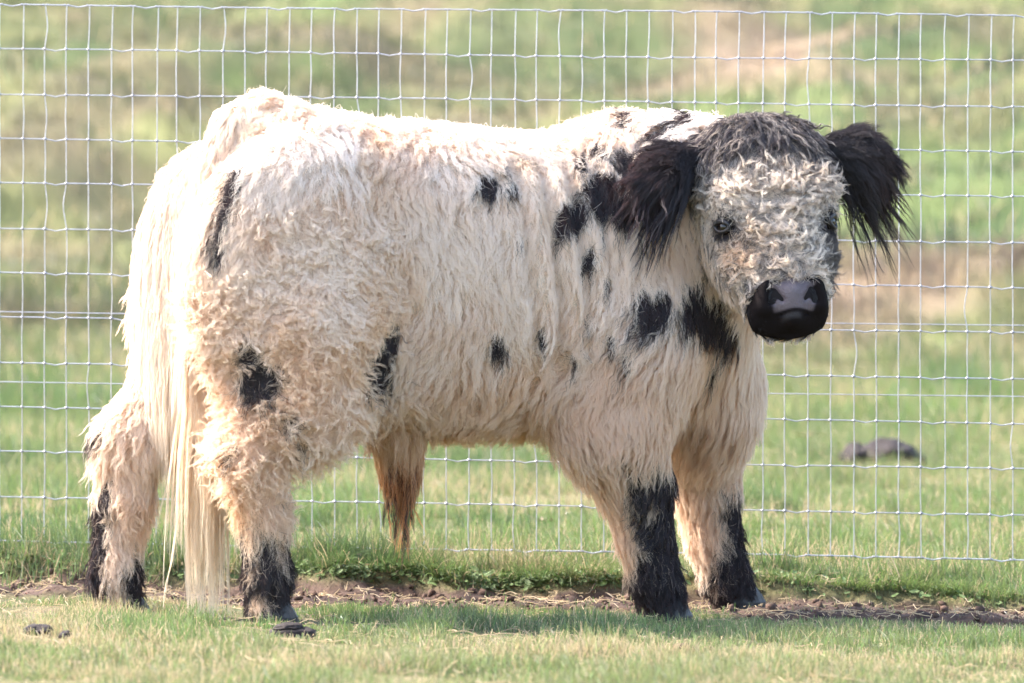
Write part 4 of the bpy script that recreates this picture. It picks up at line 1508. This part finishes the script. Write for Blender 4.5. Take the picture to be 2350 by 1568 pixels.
# straw and dead stems lying about
n = 9000
x = drng.uniform(-1.6, 1.6, n); y = drng.uniform(-2.4, 1.6, n)
so = soil_mask(x, y)
kp = drng.random(n) < 0.25 + 0.75 * so
x, y = x[kp], y[kp]; n = len(x)
L = 0.012 + 0.05 * drng.random(n) ** 2
az = drng.random(n) * 3.1416
z0 = ground_z(x, y)
P = np.zeros((n, 3, 3), np.float32)
for k, t in enumerate((-0.5, 0, 0.5)):
    px, py = x + np.cos(az) * L * t, y + np.sin(az) * L * t
    P[:, k] = np.stack([px, py, np.maximum(z0, ground_z(px, py)) + 0.004 + 0.010 * drng.random(n)], -1)
sc = STRAW * (0.6 + 0.6 * drng.random(n))[:, None]
o = strands_object('straw', P, np.full((n, 3), 0.00075), np.clip(sc, 0, .8), m_grass)
tag(o, 'scattered dry straw lying on soil and turf', 'straw', kind='stuff')

# small round leaves creeping over the edge of the track
m_leaf = simple_mat('clover_leaf', (0.075, 0.115, 0.030), rough=0.75, var=0.45, scale=25)
lv, lf, nb = [], [], 0
NL = 1100
lx = np.where(drng.random(NL) < 0.5, drng.normal(0.0, 0.26, NL), np.where(drng.random(NL) < 0.3, drng.normal(-0.42, 0.15, NL), drng.uniform(-1.4, 1.5, NL)))
ly = lip_y(lx) + np.abs(drng.normal(0, 0.05, NL)) - 0.012
lz = ground_z(lx, ly) + 0.004 + 0.016 * drng.random(NL)
an = np.arange(6) / 6 * 6.283
for x, y, z in zip(lx, ly, lz):
    r = 0.0025 + 0.0040 * drng.random()
    nrm_ = unit(np.array([drng.normal(0, 0.5), drng.normal(-0.3, 0.5), 1.0]))
    t1 = unit(np.cross(nrm_, drng.normal(size=3))); t2 = np.cross(nrm_, t1)
    q = np.array([x, y, z]) + r * (np.cos(an)[:, None] * t1 * (1.2 + drng.random()) + np.sin(an)[:, None] * t2)
    q = np.vstack([q, np.array([x, y, z]) - nrm_ * r * 0.25])
    lv.append(q); lf += [[nb + k, nb + (k + 1) % 6, nb + 6] for k in range(6)]; nb += 7
o = mesh_object('ground_cover', np.concatenate(lv), lf, m_leaf, smooth_shade=False)
tag(o, 'small round green leaves creeping along the lip of the track', 'ground cover', kind='stuff')


# ------------------------------------------------------------------ lumps on the ground
def lump(name, x, y, size, mat, label, cat, seed, coils=None, group=None):
    g = np.random.default_rng(seed)
    z = float(ground_z(np.array([x]), np.array([y]))[0])
    v, f = ico2(3)
    vs, fs, nb = [], [], 0
    for (dx, dy, dz, rx, ry, rz, rot) in (coils or [(0, 0, 0.3, 1, 1, 1, 0)]):
        q = v.copy()
        nn = fbm(v + seed, 2.2, seed, 4) - 0.5
        q = q * (1 + 0.55 * nn)[:, None]
        q = q * np.array([rx * size[0], ry * size[1], rz * size[2]])
        c, s = math.cos(rot), math.sin(rot)
        q = np.stack([q[:, 0] * c - q[:, 2] * s * 0.5, q[:, 1], q[:, 2] + q[:, 0] * s], -1)
        vs.append(q + np.array([dx * size[0], dy * size[1], dz * size[2]])); fs.append(f + nb); nb += len(v)
    o = mesh_object(name, np.concatenate(vs), np.concatenate(fs), mat)
    o.location = (x, y, z)
    tag(o, label, cat, group)
    return o


lump('dung_pat', -0.425, -0.98, (0.046, 0.04, 0.017), m_dung, 'dark folded dung pat on the grass beside the near hind hoof', 'dung', 3,
     [(0, 0, 0.5, 1, 1, 1, 0), (-0.15, -0.1, 1.45, 0.62, 0.7, 0.50, 0.06), (0.62, 0, 0.6, 0.45, 0.8, 0.75, -0.1), (-0.6, 0, 0.6, 0.4, 0.8, 0.7, 0)])
lump('molehill', 1.165, 6.0, (0.125, 0.11, 0.062), m_dung, 'low dark mound of bare earth in the grass beyond the fence', 'molehill', 5,
     [(0.25, 0, 0.55, 0.85, 1, 0.95, -0.05), (-0.62, 0, 0.45, 0.45, 0.8, 0.85, 0.1)])
lump('earth_clod', 1.345, 6.15, (0.030, 0.03, 0.018), m_soil, 'small earth clod to one side of the dark mound beyond the fence', 'clod', 7)
lump('earth_clod', -0.905, -1.12, (0.030, 0.04, 0.013), m_dung, 'dark muddy clod in a tuft at the lower corner of the grass', 'clod', 9, [(0, 0, 0.5, 1, 1, 1, 0), (-0.5, -0.4, 0.5, 0.6, 0.7, 0.8, 0.3)])
lump('earth_clod', -0.845, -1.20, (0.014, 0.02, 0.011), m_dung, 'small muddy clod just right of the larger muddy clod', 'clod', 11)
lump('earth_clod', 0.330, -1.10, (0.026, 0.03, 0.013), m_soil, 'brown clod with straw in the grass below the front hooves', 'clod', 13)
m_dry = simple_mat('dry_leaf', (0.40, 0.25, 0.19), rough=0.7, var=0.3, scale=40)


def dead_leaf(x, y, ln, wd, rot, label):
    z = float(ground_z(np.array([x]), np.array([y]))[0]) + 0.022
    rows = []
    for t in np.linspace(-1, 1, 9):
        w = wd * (1 - t * t) ** 0.7 + 0.0006
        for s in (-1, -0.4, 0.4, 1):
            rows.append((t * ln, s * w, 0.010 * t * t + 0.010 * s * s * (1 - abs(t)) + 0.003 * math.sin(5 * t + s)))
    q = np.array(rows)
    f = [[i * 4 + j, i * 4 + j + 1, i * 4 + j + 5, i * 4 + j + 4] for i in range(8) for j in range(3)]
    f2 = [[a + 36 for a in r[::-1]] for r in f]
    q = np.vstack([q, q - (0, 0, 0.0012)])
    c, s = math.cos(rot), math.sin(rot)
    q = np.stack([q[:, 0] * c - q[:, 1] * s, q[:, 0] * s + q[:, 1] * c, q[:, 2]], -1)
    o = mesh_object('dry_leaf', q, f + f2, m_dry)
    o.location = (x, y, z)
    tag(o, label, 'leaf')


dead_leaf(0.080, 2.55, 0.028, 0.014, 0.2, 'curled brown dead leaf seen under the belly beyond the fence')
dead_leaf(1.02, 7.6, 0.060, 0.010, 0.1, 'long pale dead leaf lying above the dark earth mound')
print('details', round(time.time() - T0, 1))
